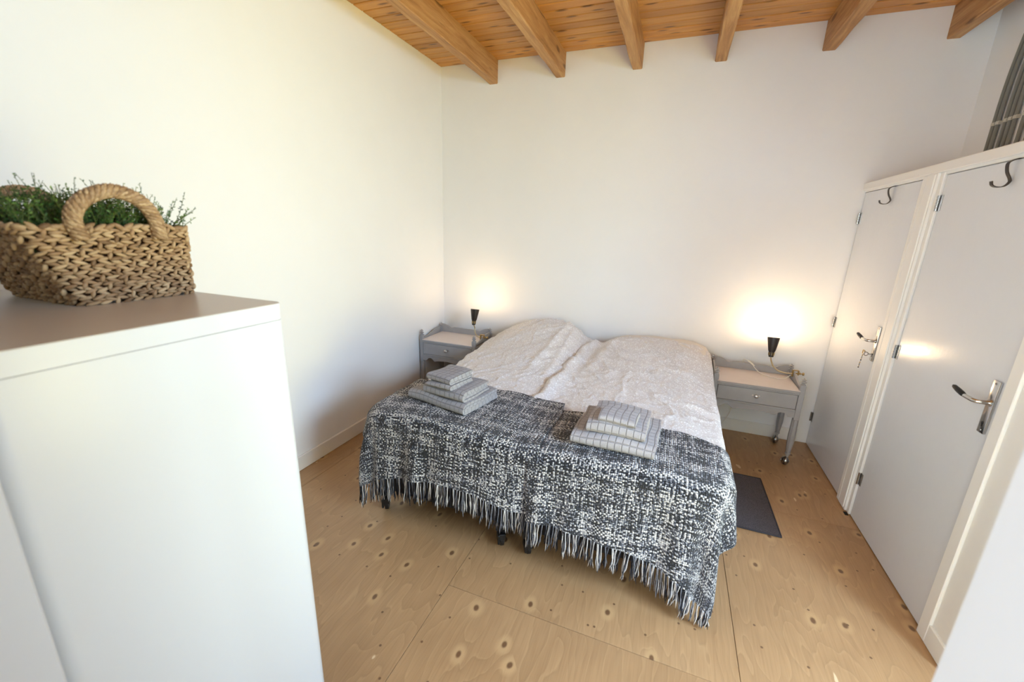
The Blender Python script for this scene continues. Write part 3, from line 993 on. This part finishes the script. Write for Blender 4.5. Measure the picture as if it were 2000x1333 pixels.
    poly = [(X + x, 0.600) for x in xs] + [(X + x, gal(x) + 0.012) for x in reversed(xs)]
    obj('back_rail', prism(poly, 'y', Y - 0.024, Y - 0.011), 'grey_paint', t)
    # side galleries: swept down to the front
    yv = np.linspace(-DN + p - 0.002, -p + 0.002, 25)
    def sg(y):
        s = (y + DN - p) / (DN - 2 * p)
        return 0.618 + 0.046 * (0.5 - 0.5 * math.cos(PI * min(1, max(0, (s - 0.1) / 0.75))))
    poly = [(Y + y, 0.600) for y in yv] + [(Y + y, sg(y)) for y in reversed(yv)]
    obj('side_rail', prism(poly, 'x', X + 0.011, X + 0.024), 'grey_paint', t)
    obj('side_rail', prism(poly, 'x', X + WN - 0.024, X + WN - 0.011), 'grey_paint', t)
    return t
ns = build_nightstand((2.680, -0.085, 0), 'grey painted nightstand with bare peach top beside the closet door')
ns2 = copy_tree(ns)
ns2.location = (0.019, -0.112, 0)
ns2['label'] = 'grey painted nightstand in the left corner, partly hidden by the bed'

# ------------------------------------------------------------------ lamps
def build_lamp(cx, cy, rim, clamp, neck, label, power, tilt):
    """uplight clip lamp: black cone shade, gooseneck, clamp on the nightstand's side rail"""
    t = thing('clip_lamp', label, 'lamp', clamp, 'clip-on reading lamps')
    z0 = rim
    mtx = Matrix.Translation((cx, cy, z0)) @ Matrix.Rotation(-tilt, 4, 'X') @ Matrix.Translation((-cx, -cy, -z0))
    prof = [(0.0205, z0 - 0.115), (0.0260, z0 - 0.100), (0.0330, z0 - 0.060), (0.0415, z0 - 0.010), (0.0425, z0), (0.0405, z0 - 0.001), (0.0395, z0 - 0.010), (0.031, z0 - 0.060), (0.024, z0 - 0.098), (0.002, z0 - 0.100)]
    obj('lamp_shade', lathe_open(prof, 32, (cx, cy)).xf(mtx), 'lamp_black', t, smooth=50)
    so = obj('socket', lathe([(0.012, z0 - 0.156), (0.0165, z0 - 0.154), (0.0185, z0 - 0.140), (0.0200, z0 - 0.114)], 20, 0, (cx, cy)).xf(mtx), 'lamp_black', t, smooth=40)
    for k in range(8):
        a = 2 * PI * k / 8
        c, s = math.cos(a), math.sin(a)
        obj('vent_slot', tube([(cx + 0.0190 * c, cy + 0.0190 * s, z0 - 0.142), (cx + 0.0204 * c, cy + 0.0204 * s, z0 - 0.118)], 0.0022, 6).xf(mtx), 'brass', so)
    bc = mtx @ Vector((cx, cy, z0 - 0.032))
    obj('bulb', sphere(bc, 0.026, 16, 12).join(lathe([(0.012, z0 - 0.09), (0.013, z0 - 0.050)], 12, 0, (cx, cy)).xf(mtx)), 'bulb_glow', t, smooth=True)
    st = mtx @ Vector((cx, cy, z0 - 0.154))
    path = spline([st] + [Vector(p) for p in neck], 10)
    obj('gooseneck', tube(path, 0.0058, 10), 'neck_metal', t, smooth=True)
    X, Y, Z = clamp
    g = rbox(X - 0.016, X - 0.007, Y - 0.012, Y + 0.012, Z - 0.034, Z + 0.018, 0.002)
    g.join(rbox(X - 0.016, X + 0.030, Y - 0.010, Y + 0.010, Z + 0.013, Z + 0.020, 0.002)).join(rbox(X + 0.024, X + 0.031, Y - 0.010, Y + 0.010, Z - 0.020, Z + 0.018, 0.002))
    cl = obj('clamp', g, 'brass', t)
    g = tube([(X + 0.010, Y, Z - 0.006), (X + 0.058, Y, Z - 0.006)], 0.0042, 10)
    g.join(tube([(X + 0.056, Y, Z - 0.006), (X + 0.066, Y, Z - 0.006)], [0.012, 0.012], 12)).join(tube([(X + 0.036, Y, Z - 0.006), (X + 0.041, Y, Z - 0.006)], 0.010, 10))
    obj('clamp_screw', g, 'brass', cl, smooth=40)
    ld = bpy.data.lights.new('bulb_light', 'POINT')
    ld.energy, ld.color, ld.shadow_soft_size = power, (1.0, 0.70, 0.40), 0.020
    lo = bpy.data.objects.new('bulb_light', ld); COL.objects.link(lo)
    lo.location = (mtx @ Vector((cx, cy, z0 + 0.004))) - Vector(clamp); lo.parent = t
    return t
lr = build_lamp(3.084, -0.215, 0.928, (3.272, -0.205, 0.664), [(3.100, -0.213, 0.735), (3.125, -0.210, 0.690), (3.165, -0.208, 0.660), (3.215, -0.206, 0.650), (3.262, -0.205, 0.652)], 'black cone clip lamp glowing on the right nightstand', 5.6, 0.20)
cord = spline([(3.250, -0.212, 0.640), (3.205, -0.235, 0.6105), (3.130, -0.250, 0.6105), (3.060, -0.200, 0.614), (3.025, -0.150, 0.628), (3.002, -0.120, 0.650)], 8)
obj('cord', tube(cord, 0.0032, 8), 'cord_white', lr, smooth=True)
sw = rbox(-0.030, 0.030, -0.009, 0.009, -0.006, 0.006, 0.003, 2).xf(Matrix.Translation((2.985, -0.108, 0.668)) @ Matrix.Rotation(0.55, 4, 'Y') @ Matrix.Rotation(-0.5, 4, 'Z'))
obj('cord_switch', sw, 'cord_white', lr, smooth=30)
cord = spline([(2.965, -0.098, 0.682), (2.945, -0.090, 0.690), (2.930, -0.076, 0.682), (2.925, -0.066, 0.60), (2.925, -0.060, 0.42), (2.905, -0.050, 0.20), (2.850, -0.052, 0.06), (2.800, -0.075, 0.006), (2.76, -0.13, 0.004)], 8)
obj('cord', tube(cord, 0.0028, 8), 'cord_white', lr, smooth=True)
ll = build_lamp(0.522, -0.300, 0.918, (0.611, -0.330, 0.660), [(0.520, -0.302, 0.735), (0.527, -0.310, 0.695), (0.548, -0.320, 0.664), (0.578, -0.328, 0.650), (0.600, -0.330, 0.648)], 'black cone clip lamp glowing on the left corner nightstand', 3.3, 0.20)

# ------------------------------------------------------------------ beds
X0, X1, Y0, Y1 = 0.765, 2.590, -2.130, -0.060
XM = (X0 + X1) / 2
def bed(x0, x1, label):
    t = thing('bed', label, 'bed', ((x0 + x1) / 2, (Y0 + Y1) / 2, 0), 'twin beds pushed together')
    base = obj('bed_base', rbox(x0 + 0.01, x1 - 0.01, Y0 + 0.015, Y1 - 0.01, 0.135, 0.33, 0.012, 2), 'dark_fabric', t, smooth=30)
    obj('mattress', rbox(x0 + 0.01, x1 - 0.01, Y0 + 0.015, Y1 - 0.005, 0.331, 0.548, 0.03, 3), 'mattress_cloth', t, smooth=40)
    for cx in (x0 + 0.052, x1 - 0.095):
        for cy in (Y0 + 0.025, Y1 - 0.12):
            g = rbox(cx - 0.028, cx + 0.028, cy - 0.026, cy + 0.034, 0.092, 0.136, 0.004)
            bl = obj('caster_block', g, 'black_plastic', t)
            a = 0.5
            rot = Matrix.Translation((cx, cy, 0.045)) @ Matrix.Rotation(a, 4, 'Z')
            wh = lathe([(0.034, -0.011), (0.0445, -0.010), (0.045, -0.006), (0.045, 0.006), (0.0445, 0.010), (0.034, 0.011)], 24).xf(rot @ Matrix.Rotation(PI / 2, 4, 'Y'))
            obj('wheel', wh, 'black_plastic', bl, smooth=35)
            ri = lathe_open([(0.034, 0.0112), (0.034, 0.0125), (0.0285, 0.0125), (0.0285, 0.0112)], 24)
            obj('wheel_ring', ri.xf(rot @ Matrix.Rotation(PI / 2, 4, 'Y')), 'tyre_grey', bl, smooth=35)
            fk = rbox(-0.018, 0.018, -0.050, 0.020, 0.012, 0.050, 0.004).xf(Matrix.Translation((cx, cy, 0.045)) @ Matrix.Rotation(a, 4, 'Z'))
            fk2 = rbox(-0.026, -0.013, -0.052, 0.026, -0.012, 0.046, 0.004).xf(Matrix.Translation((cx, cy, 0.045)) @ Matrix.Rotation(a, 4, 'Z'))
            obj('caster_fork', fk.join(fk2), 'black_plastic', bl)
    return t
bed(X0, XM - 0.004, 'left single bed on black casters, beside the corner nightstand')
bed(XM + 0.004, X1, 'right single bed on black casters, beside the grey mat')

# cloth surfaces over the beds ------------------------------------------------
def interp(x, xs, zs):
    return np.interp(x, xs, zs)
def smoothstep(a, b, x):
    s = np.clip((x - a) / (b - a), 0, 1)
    return s * s * (3 - 2 * s)
def head_w(y):
    return interp(y, [-2.2, -1.5, -1.2, -0.95, -0.7, -0.5, -0.35, -0.2, -0.1, 0.0], [0.0, 0.0, 0.09, 0.25, 0.52, 0.80, 0.97, 1.0, 0.93, 0.70])
def smooth_interp(x, xs, zs):
    # average of shifted linear interpolations: rounds the kinks
    return sum(np.interp(x + d, xs, zs) for d in (-0.06, -0.03, 0, 0.03, 0.06)) / 5
def top_height(x, y):
    base = smooth_interp(x, [0.6, 0.75, 0.95, 1.35, 1.55, 1.68, 1.82, 2.1, 2.45, 2.62, 2.75], [0.605, 0.622, 0.640, 0.640, 0.622, 0.598, 0.622, 0.640, 0.640, 0.622, 0.605])
    hum = smooth_interp(x, [0.6, 0.75, 0.88, 1.02, 1.18, 1.32, 1.45, 1.54, 1.62, 1.70, 1.80, 1.92, 2.1, 2.35, 2.52, 2.62, 2.72],
                        [0.615, 0.665, 0.755, 0.825, 0.865, 0.872, 0.850, 0.790, 0.705, 0.682, 0.722, 0.775, 0.805, 0.812, 0.800, 0.745, 0.66])
    w = sum(head_w(y + d) for d in (-0.08, -0.04, 0, 0.04, 0.08)) / 5
    return base * (1 - w) + hum * w
def drape(S, T_, rect, r, rc, hfun, flare=0.06, ripple=0.0, seed=0, corner_ripple=0.0):
    x0, x1, y0, y1 = rect
    px = np.clip(S, x0 + rc, x1 - rc); py = np.clip(T_, y0 + rc, y1 - rc)
    vx, vy = S - px, T_ - py
    dist = np.hypot(vx, vy) + 1e-9
    d = np.maximum(0, dist - rc)
    nx, ny = vx / dist, vy / dist
    out_mask = d > 0
    ex = np.where(out_mask, px + nx * rc, S); ey = np.where(out_mask, py + ny * rc, T_)
    th = np.minimum(d / r, PI / 2)
    drop = r * (1 - np.cos(th)) + np.maximum(0, d - r * PI / 2)
    out = r * np.sin(th) + flare * np.maximum(0, d - r * PI / 2)
    corner = np.abs(nx * ny) * 2
    q = fbm(ex * 1.0, ey * 1.0, seed + 5, 3.0, 2)
    fade = smoothstep(0.05, 0.35, d)
    out = out + ripple * q * fade + corner_ripple * np.sin(np.arctan2(ny, nx) * 9 + seed) * corner * fade
    Z = hfun(ex, ey) - drop
    return ex + nx * np.where(out_mask, out, 0), ey + ny * np.where(out_mask, out, 0), Z, d
def cloth(name, S, T_, PX, PY, PZ, mat, thick, parent=None, loc=None, sub=0):
    nu, nv = S.shape
    vs = np.stack([PX.ravel(), PY.ravel(), PZ.ravel()], 1).tolist()
    uv = np.stack([S.ravel(), T_.ravel()], 1).tolist()
    fs = []
    for i in range(nu - 1):
        for j in range(nv - 1):
            a = i * nv + j
            fs.append((a, a + nv, a + nv + 1, a + 1))
    o = obj(name, Geo().add(vs, fs, uv=uv), mat, parent, smooth=True, loc=loc)
    # make normals face up so the thickness goes downwards
    me = o.data
    if sum(p.normal.z * p.area for p in me.polygons) < 0:
        me.flip_normals()
    if thick:
        md = o.modifiers.new('thickness', 'SOLIDIFY'); md.thickness = thick; md.offset = -1.0
    return o
def ridges(x, y, seed, freq, ang, stretch):
    c, s = math.cos(ang), math.sin(ang)
    u = x * c + y * s; v = -x * s + y * c
    w = 0.35 * fbm(x, y, seed + 1, freq * 0.5, 2)
    n = fbm(u / stretch + w * 0.12, v + w * 0.12, seed, freq, 2)
    return np.clip(1 - np.abs(n) * 2.2, 0, 1) ** 2
def wrinkle(x, y, side):
    a = -0.9 if side == 'r' else 0.9
    amt = 0.45 + 0.55 * np.clip(fbm(x, y, 77, 1.2, 2) * 0.5 + 0.5, 0, 1)
    z = 0.018 * amt * ridges(x, y, 3, 2.6, a, 2.6)
    z += 0.011 * amt * ridges(x, y, 9, 5.5, a + 0.5, 3.0)
    z += 0.006 * ridges(x, y, 21, 9.0, a - 0.4, 2.0)
    z += 0.006 * fbm(x, y, 31, 1.8, 3)
    return z * (0.25 + 0.75 * smoothstep(-1.74, -1.58, y))
RECT = (X0 + 0.02, X1 - 0.01, Y0 + 0.03, -0.10)

# left duvet
def hleft(x, y):
    z = top_height(x, y) + wrinkle(x, y, 'l')
    # two long folds running up towards the pillow beside the middle
    for xc, sl, wd, am in ((1.415, 0.10, 0.030, 0.022), (1.515, 0.02, 0.026, 0.020)):
        z += am * np.exp(-((x - xc - sl * (y + 0.6)) / wd) ** 2) * smoothstep(-1.35, -0.9, y) * (1 - smoothstep(-0.25, -0.1, y))
    return z
s = np.linspace(X0 - 0.16, 1.68, 150); tt = np.linspace(-0.02, Y0 + 0.06, 190)
S, T_ = np.meshgrid(s, tt, indexing='ij')
PX, PY, PZ, D = drape(S, T_, (RECT[0], 1.80, RECT[2], RECT[3]), 0.055, 0.10, hleft, 0.1, 0.02, 2)
dv = thing('duvet', 'cream flecked duvet on the left bed, humped high over its pillow', 'duvet', (1.2, -1.1, 0.56), 'cream flecked duvets')
cloth('cover', S, T_, PX, PY, PZ, 'duvet_cloth', 0.022, dv)

# right duvet: its left edge lies on the left duvet along a diagonal
def xborder(y):
    return np.interp(y, [-2.2, -1.5, -1.3, -1.0, -0.7, -0.45, -0.25, -0.1], [1.54, 1.54, 1.55, 1.575, 1.600, 1.63, 1.665, 1.70]) + 0.008 * np.sin(y * 17)
def hright(x, y):
    z = top_height(x, y) + wrinkle(x, y, 'r')
    b = x - xborder(y)
    k = 0.15 + 0.85 * smoothstep(-1.72, -1.56, y)
    z += k * 0.020 * smoothstep(-0.01, 0.03, b) * np.exp(-np.maximum(0, b - 0.03) / 0.12) + k * 0.022 * np.exp(-((b - 0.045) / 0.035) ** 2)
    z += 0.018 * np.exp(-((x - 1.86 - 0.22 * (y + 0.4)) / 0.05) ** 2) * smoothstep(-1.2, -0.8, y)
    return z
u = np.linspace(0, 1, 170); tt = np.linspace(-0.205, Y0 + 0.06, 190)
U, T_ = np.meshgrid(u, tt, indexing='ij')
xb = xborder(T_)
S = xb + U * (X1 + 0.17 - xb)
T2 = T_ - 0.02 * np.sin(S * 5.0) * np.exp(-((T_ + 0.205) / 0.1) ** 2)
PX, PY, PZ, D = drape(S, T2, (1.30, X1 + 0.02, RECT[2], 0.2), 0.050, 0.10, hright, 0.1, 0.02, 4)
PZ = PZ - 0.026 * np.exp(-((T_ + 0.205) / 0.03) ** 2) * 0.5
dv = thing('duvet', 'cream flecked duvet on the right bed, spread out under the right towels', 'duvet', (2.1, -1.1, 0.56), 'cream flecked duvets')
cloth('cover', S, T2, PX, PY, PZ + 0.004, 'duvet_cloth', 0.022, dv)

# pillows under the duvets
def pillow(cx, cy, cz, lx, ly, lz, label, rot=0.0):
    n = 34
    vs, fs = [], []
    for sgn in (1, -1):
        for i in range(n + 1):
            for j in range(n + 1):
                a, b = -1 + 2 * i / n, -1 + 2 * j / n
                e = max(0.0, (1 - abs(a) ** 3.2) * (1 - abs(b) ** 3.2)) ** 0.42
                px = a * lx / 2 * (1 - 0.05 * (1 - b * b) * 0) ; py = b * ly / 2
                pin = 1 - 0.06 * (1 - abs(a)) if False else 1
                z = sgn * (lz / 2 * e) + 0.004 * math.sin(a * 9 + b * 5) * e
                vs.append((px * pin, py, z))
    N = (n + 1) * (n + 1)
    for k in range(2):
        for i in range(n):
            for j in range(n):
                a = k * N + i * (n + 1) + j
                fs.append((a, a + n + 1, a + n + 2, a + 1))
    g = Geo().add(vs, fs).xf(Matrix.Translation((cx, cy, cz)) @ Matrix.Rotation(rot, 4, 'X'))
    t = thing('pillow', label, 'pillow', (cx, cy, cz - lz / 2), 'cream pillows under the duvets')
    o = obj('pillowcase', g, 'pillow_cloth', t, smooth=True)
    bm = bmesh.new(); bm.from_mesh(o.data); bmesh.ops.remove_doubles(bm, verts=bm.verts, dist=0.0006); bmesh.ops.recalc_face_normals(bm, faces=bm.faces); bm.to_mesh(o.data); bm.free()
pillow(1.22, -0.30, 0.678, 0.60, 0.36, 0.20, 'cream pillow hidden under the left duvet hump')
pillow(2.265, -0.235, 0.700, 0.78, 0.42, 0.222, 'cream pillow showing behind the right duvet', 0.05)

# ------------------------------------------------------------------ throws with tassels
def hthrow(off):
    def f(x, y):
        bl = smoothstep(-1.30, -1.60, y)
        side = np.where(x < 1.55, wrinkle(x, y, 'l'), wrinkle(x, y, 'r'))
        return top_height(x, y) + 0.037 + off + 0.006 * fbm(x, y, 51, 3.0, 3) + 0.5 * side * 0 + 0.010 * np.exp(-((x - 1.70) / 0.10) ** 2)
    return f
TR = (X0 + 0.005, X1 - 0.0, Y0 + 0.005, 0.5)
def tassel_mesh(v):
    r = np.random.RandomState(100 + v)
    g = Geo()
    n = r.randint(5, 8)
    for k in range(n):
        ox, oy = r.uniform(-0.0075, 0.0075), r.uniform(-0.004, 0.004)
        L = r.uniform(0.105, 0.150)
        w = r.uniform(0.002, 0.0045); ph = r.uniform(0, 6); fr = r.uniform(5, 9)
        sp = r.uniform(-0.008, 0.008)
        pts = []
        for j in range(9):
            s_ = j / 8
            pts.append((ox * (0.5 + s_) + sp * s_ + w * math.sin(ph + fr * s_) * s_, oy * (0.6 + s_) + w * math.cos(ph + fr * s_ * 1.1) * s_, 0.004 - L * s_))
        mi = r.choice([0, 1, 1, 2, 0])
        g.join(tube(pts, [0.0021] * 7 + [0.0019, 0.0008], 5), mi=int(mi))
    return to_mesh('tassel', g, ['yarn_black', 'yarn_white', 'yarn_grey'], True)
TASS = [tassel_mesh(v) for v in range(14)]
def throw(label, s0, s1, head, foot, off, seed, loc):
    nu, nv = 170, 150
    u = np.linspace(0, 1, nu); v = np.linspace(0, 1, nv)
    U, V = np.meshgrid(u, v, indexing='ij')
    S = s0(V) + U * (s1(V) - s0(V))
    Tt = head(S) + V * (foot(S) - head(S))
    PX, PY, PZ, D = drape(S, Tt, TR, 0.075, 0.09, hthrow(off), 0.10, 0.030, seed, 0.030)
    PZ = PZ + off * 0.0
    t = thing('throw_blanket', label, 'blanket', loc, 'woven black and white throws')
    cl = cloth('woven_cloth', S, Tt, PX, PY, PZ, 'throw_weave', 0.007, t)
    # tassels along the foot hem
    hem = np.stack([PX[:, -1], PY[:, -1], PZ[:, -1]], 1)
    seg = np.hypot(np.hypot(np.diff(hem[:, 0]), np.diff(hem[:, 1])), np.diff(hem[:, 2]))
    cum = np.concatenate([[0], np.cumsum(seg)])
    r = np.random.RandomState(seed)
    d = 0.006
    while d < cum[-1]:
        p = [np.interp(d, cum, hem[:, k]) for k in range(3)]
        q = [np.interp(min(d + 0.02, cum[-1]), cum, hem[:, k]) for k in range(3)]
        o = bpy.data.objects.new('tassel', TASS[r.randint(len(TASS))])
        COL.objects.link(o); o.parent = t
        base = Vector(loc)
        o.location = Vector((p[0], p[1], p[2])) - base
        an = math.atan2(q[1] - p[1], q[0] - p[0])
        maxlen = max(0.30, min(1.0, (p[2] - 0.006) / 0.155))
        o.rotation_euler = (r.uniform(-0.12, 0.12), r.uniform(-0.12, 0.12), an + (PI if r.rand() < 0.5 else 0))
        k = r.uniform(0.85, 1.12)
        o.scale = (1.05, 1.05, min(k, maxlen))
        d += r.uniform(0.014, 0.021)
    return t
throw('black and white woven throw on the right bed with fringe at its foot',
      lambda v: 1.70 + 0.05 * v, lambda v: 2.885 - 0.03 * v,
      lambda s: np.interp(s, [1.6, 1.8, 2.3, 2.65, 3.0], [-1.60, -1.66, -1.70, -1.755, -1.78]) + 0.008 * np.sin(s * 21),
      lambda s: np.interp(s, [1.6, 1.84, 2.2, 2.43, 2.60, 2.9], [-2.53, -2.535, -2.575, -2.63, -2.70, -2.66]),
      0.0, 5, (2.25, -1.9, 0.2))
throw('dark black and white woven throw on the left bed, overlapping the right throw',
      lambda v: 0.565 + 0.0 * v, lambda v: 1.765 + 0.035 * v + 0.010 * np.sin(v * 9),
      lambda s: np.interp(s, [0.5, 0.8, 1.2, 1.6, 1.78], [-1.60, -1.615, -1.615, -1.56, -1.59]) + 0.008 * np.sin(s * 19),
      lambda s: np.interp(s, [0.5, 0.72, 0.85, 1.1, 1.4, 1.84], [-2.55, -2.58, -2.565, -2.52, -2.49, -2.53]),
      0.012, 8, (1.2, -1.9, 0.2))

# ------------------------------------------------------------------ towels
def towel(label, centre, width, depth, nest, th, yaw, mat, group, seed, zbase):
    """a towel folded over: nested U folds whose round backs face the camera, layer ends showing at the sides"""
    r = np.random.RandomState(seed)
    total_h = 2 * nest * th
    zc = total_h / 2
    g = Geo()
    nw = 26
    for u in range(nest):
        R = zc - th * (u + 0.5)                      # centre-line radius of this U
        x_front = zc                                 # all folds share the axis d = zc
        d_end = depth - r.uniform(0.0, 0.014) - 0.006 * u
        path = [(d, zc - R) for d in np.linspace(d_end, x_front, 12)]
        path += [(x_front - R * math.sin(q), zc - R * math.cos(q)) for q in np.linspace(0, PI, 13)[1:-1]]
        path += [(d, zc + R) for d in np.linspace(x_front, d_end - r.uniform(-0.006, 0.010), 12)]
        path = [Vector(p) for p in path]
        n = len(path)
        arc = [0.0]
        for p, q in zip(path[:-1], path[1:]):
            arc.append(arc[-1] + (q - p).length)
        ring, ruv = [], []
        for sgn in (1, -1):
            for i in (range(n) if sgn == 1 else range(n - 1, -1, -1)):
                tg = (path[min(i + 1, n - 1)] - path[max(i - 1, 0)]).normalized()
                ring.append(path[i] + Vector((-tg.y, tg.x)) * sgn * th * 0.47)
                ruv.append(arc[i])
        m = len(ring)
        wid = width * (1 - 0.012 * u)
        sh = r.uniform(-0.004, 0.004)
        vs, uv, fs = [], [], []
        for k in range(nw + 1):
            wx = -wid / 2 + wid * k / nw
            e = abs(wx) / (wid / 2)
            for q, ua in zip(ring, ruv):
                hz = q.y / total_h
                lift = hz * (0.0035 * math.sin(wx * 21 + seed * 1.3) + 0.003 * math.sin(q.x * 27 + wx * 11 + seed) - 0.007 * e ** 3)
                vs.append((wx + sh + 0.003 * math.sin(q.x * 33 + seed), q.x + 0.005 * math.sin(wx * 8 + seed), q.y + lift))
                uv.append((wx, ua))
        for k in range(nw):
            for i in range(m):
                j = (i + 1) % m
                fs.append((k * m + i, k * m + j, (k + 1) * m + j, (k + 1) * m + i))
        fs.append(tuple(range(m))); fs.append(tuple(nw * m + i for i in range(m - 1, -1, -1)))
        g.add(vs, fs, uv=uv)
    x, y = centre
    g.xf(Matrix.Translation((x, y, zbase)) @ Matrix.Rotation(yaw, 4, 'Z') @ Matrix.Translation((0, -depth / 2, 0)))
    o = obj('towel', g, mat, None, smooth=50, loc=(x, y, zbase))
    tag(o, label, 'towel', group)
    return zbase + total_h - 0.001
GL, GR = 'left stack of grey towels', 'right stack of pale towels'
z = towel('large grey towel at the bottom of the left stack', (1.143, -1.851), 0.42, 0.34, 2, 0.0162, -0.19, 'towel_grey', GL, 3, 0.692)
z = towel('medium grey towel in the middle of the left stack', (1.180, -1.876), 0.285, 0.275, 2, 0.0150, -0.15, 'towel_grey', GL, 4, z)
z = towel('small flat grey cloth just below the top of the left stack', (1.158, -1.915), 0.180, 0.210, 1, 0.0150, -0.17, 'towel_grey', GL, 5, z)
z = towel('small plump grey cloth on top of the left stack', (1.150, -1.912), 0.180, 0.205, 2, 0.0105, -0.20, 'towel_grey', GL, 9, z)
z = towel('large pale grey towel at the bottom of the right stack', (2.118, -1.900), 0.39, 0.375, 2, 0.0170, -0.06, 'towel_pale', GR, 6, 0.681)
z = towel('medium pale grey towel in the middle of the right stack', (2.125, -1.920), 0.272, 0.290, 2, 0.0155, -0.05, 'towel_pale', GR, 7, z)
z = towel('small pale grey cloth on top of the right stack', (2.122, -1.972), 0.172, 0.170, 1, 0.0170, -0.08, 'towel_pale', GR, 8, z)

# ------------------------------------------------------------------ mat
t = thing('bedside_mat', 'dark grey rectangular mat on the floor beside the right bed', 'mat', (2.72, -1.1, 0), None)
vs, fs = [], []
nx_, ny_ = 24, 40
for i in range(nx_ + 1):
    for j in range(ny_ + 1):
        x = 2.40 + (3.055 - 2.40) * i / nx_; yy = -1.425 + (0.632) * j / ny_
        x += 0.012 * (yy + 1.1) * -1
        zz = 0.0065 + 0.004 * math.exp(-((yy + 1.06 + 0.06 * (x - 3.05)) / 0.012) ** 2)
        vs.append((x, yy, zz))
for i in range(nx_):
    for j in range(ny_):
        a = i * (ny_ + 1) + j
        fs.append((a, a + ny_ + 1, a + ny_ + 2, a + 1))
top_n = len(vs)
vs += [(x, y_, 0.0005) for x, y_, z_ in vs]
rim_idx = [i * (ny_ + 1) for i in range(nx_ + 1)] + [nx_ * (ny_ + 1) + j for j in range(1, ny_ + 1)] + [i * (ny_ + 1) + ny_ for i in range(nx_ - 1, -1, -1)] + [j for j in range(ny_ - 1, 0, -1)]
for a, b in zip(rim_idx, rim_idx[1:] + rim_idx[:1]):
    fs.append((a, b, b + top_n, a + top_n))
obj('pile', Geo().add(vs, fs), 'mat_pile', t, smooth=40)
edge = [(vs[i][0], vs[i][1], 0.0056) for i in rim_idx] + [(vs[rim_idx[0]][0], vs[rim_idx[0]][1], 0.0056)]
obj('binding', tube(edge, 0.0050, 6, False), 'mat_binding', t, smooth=True)
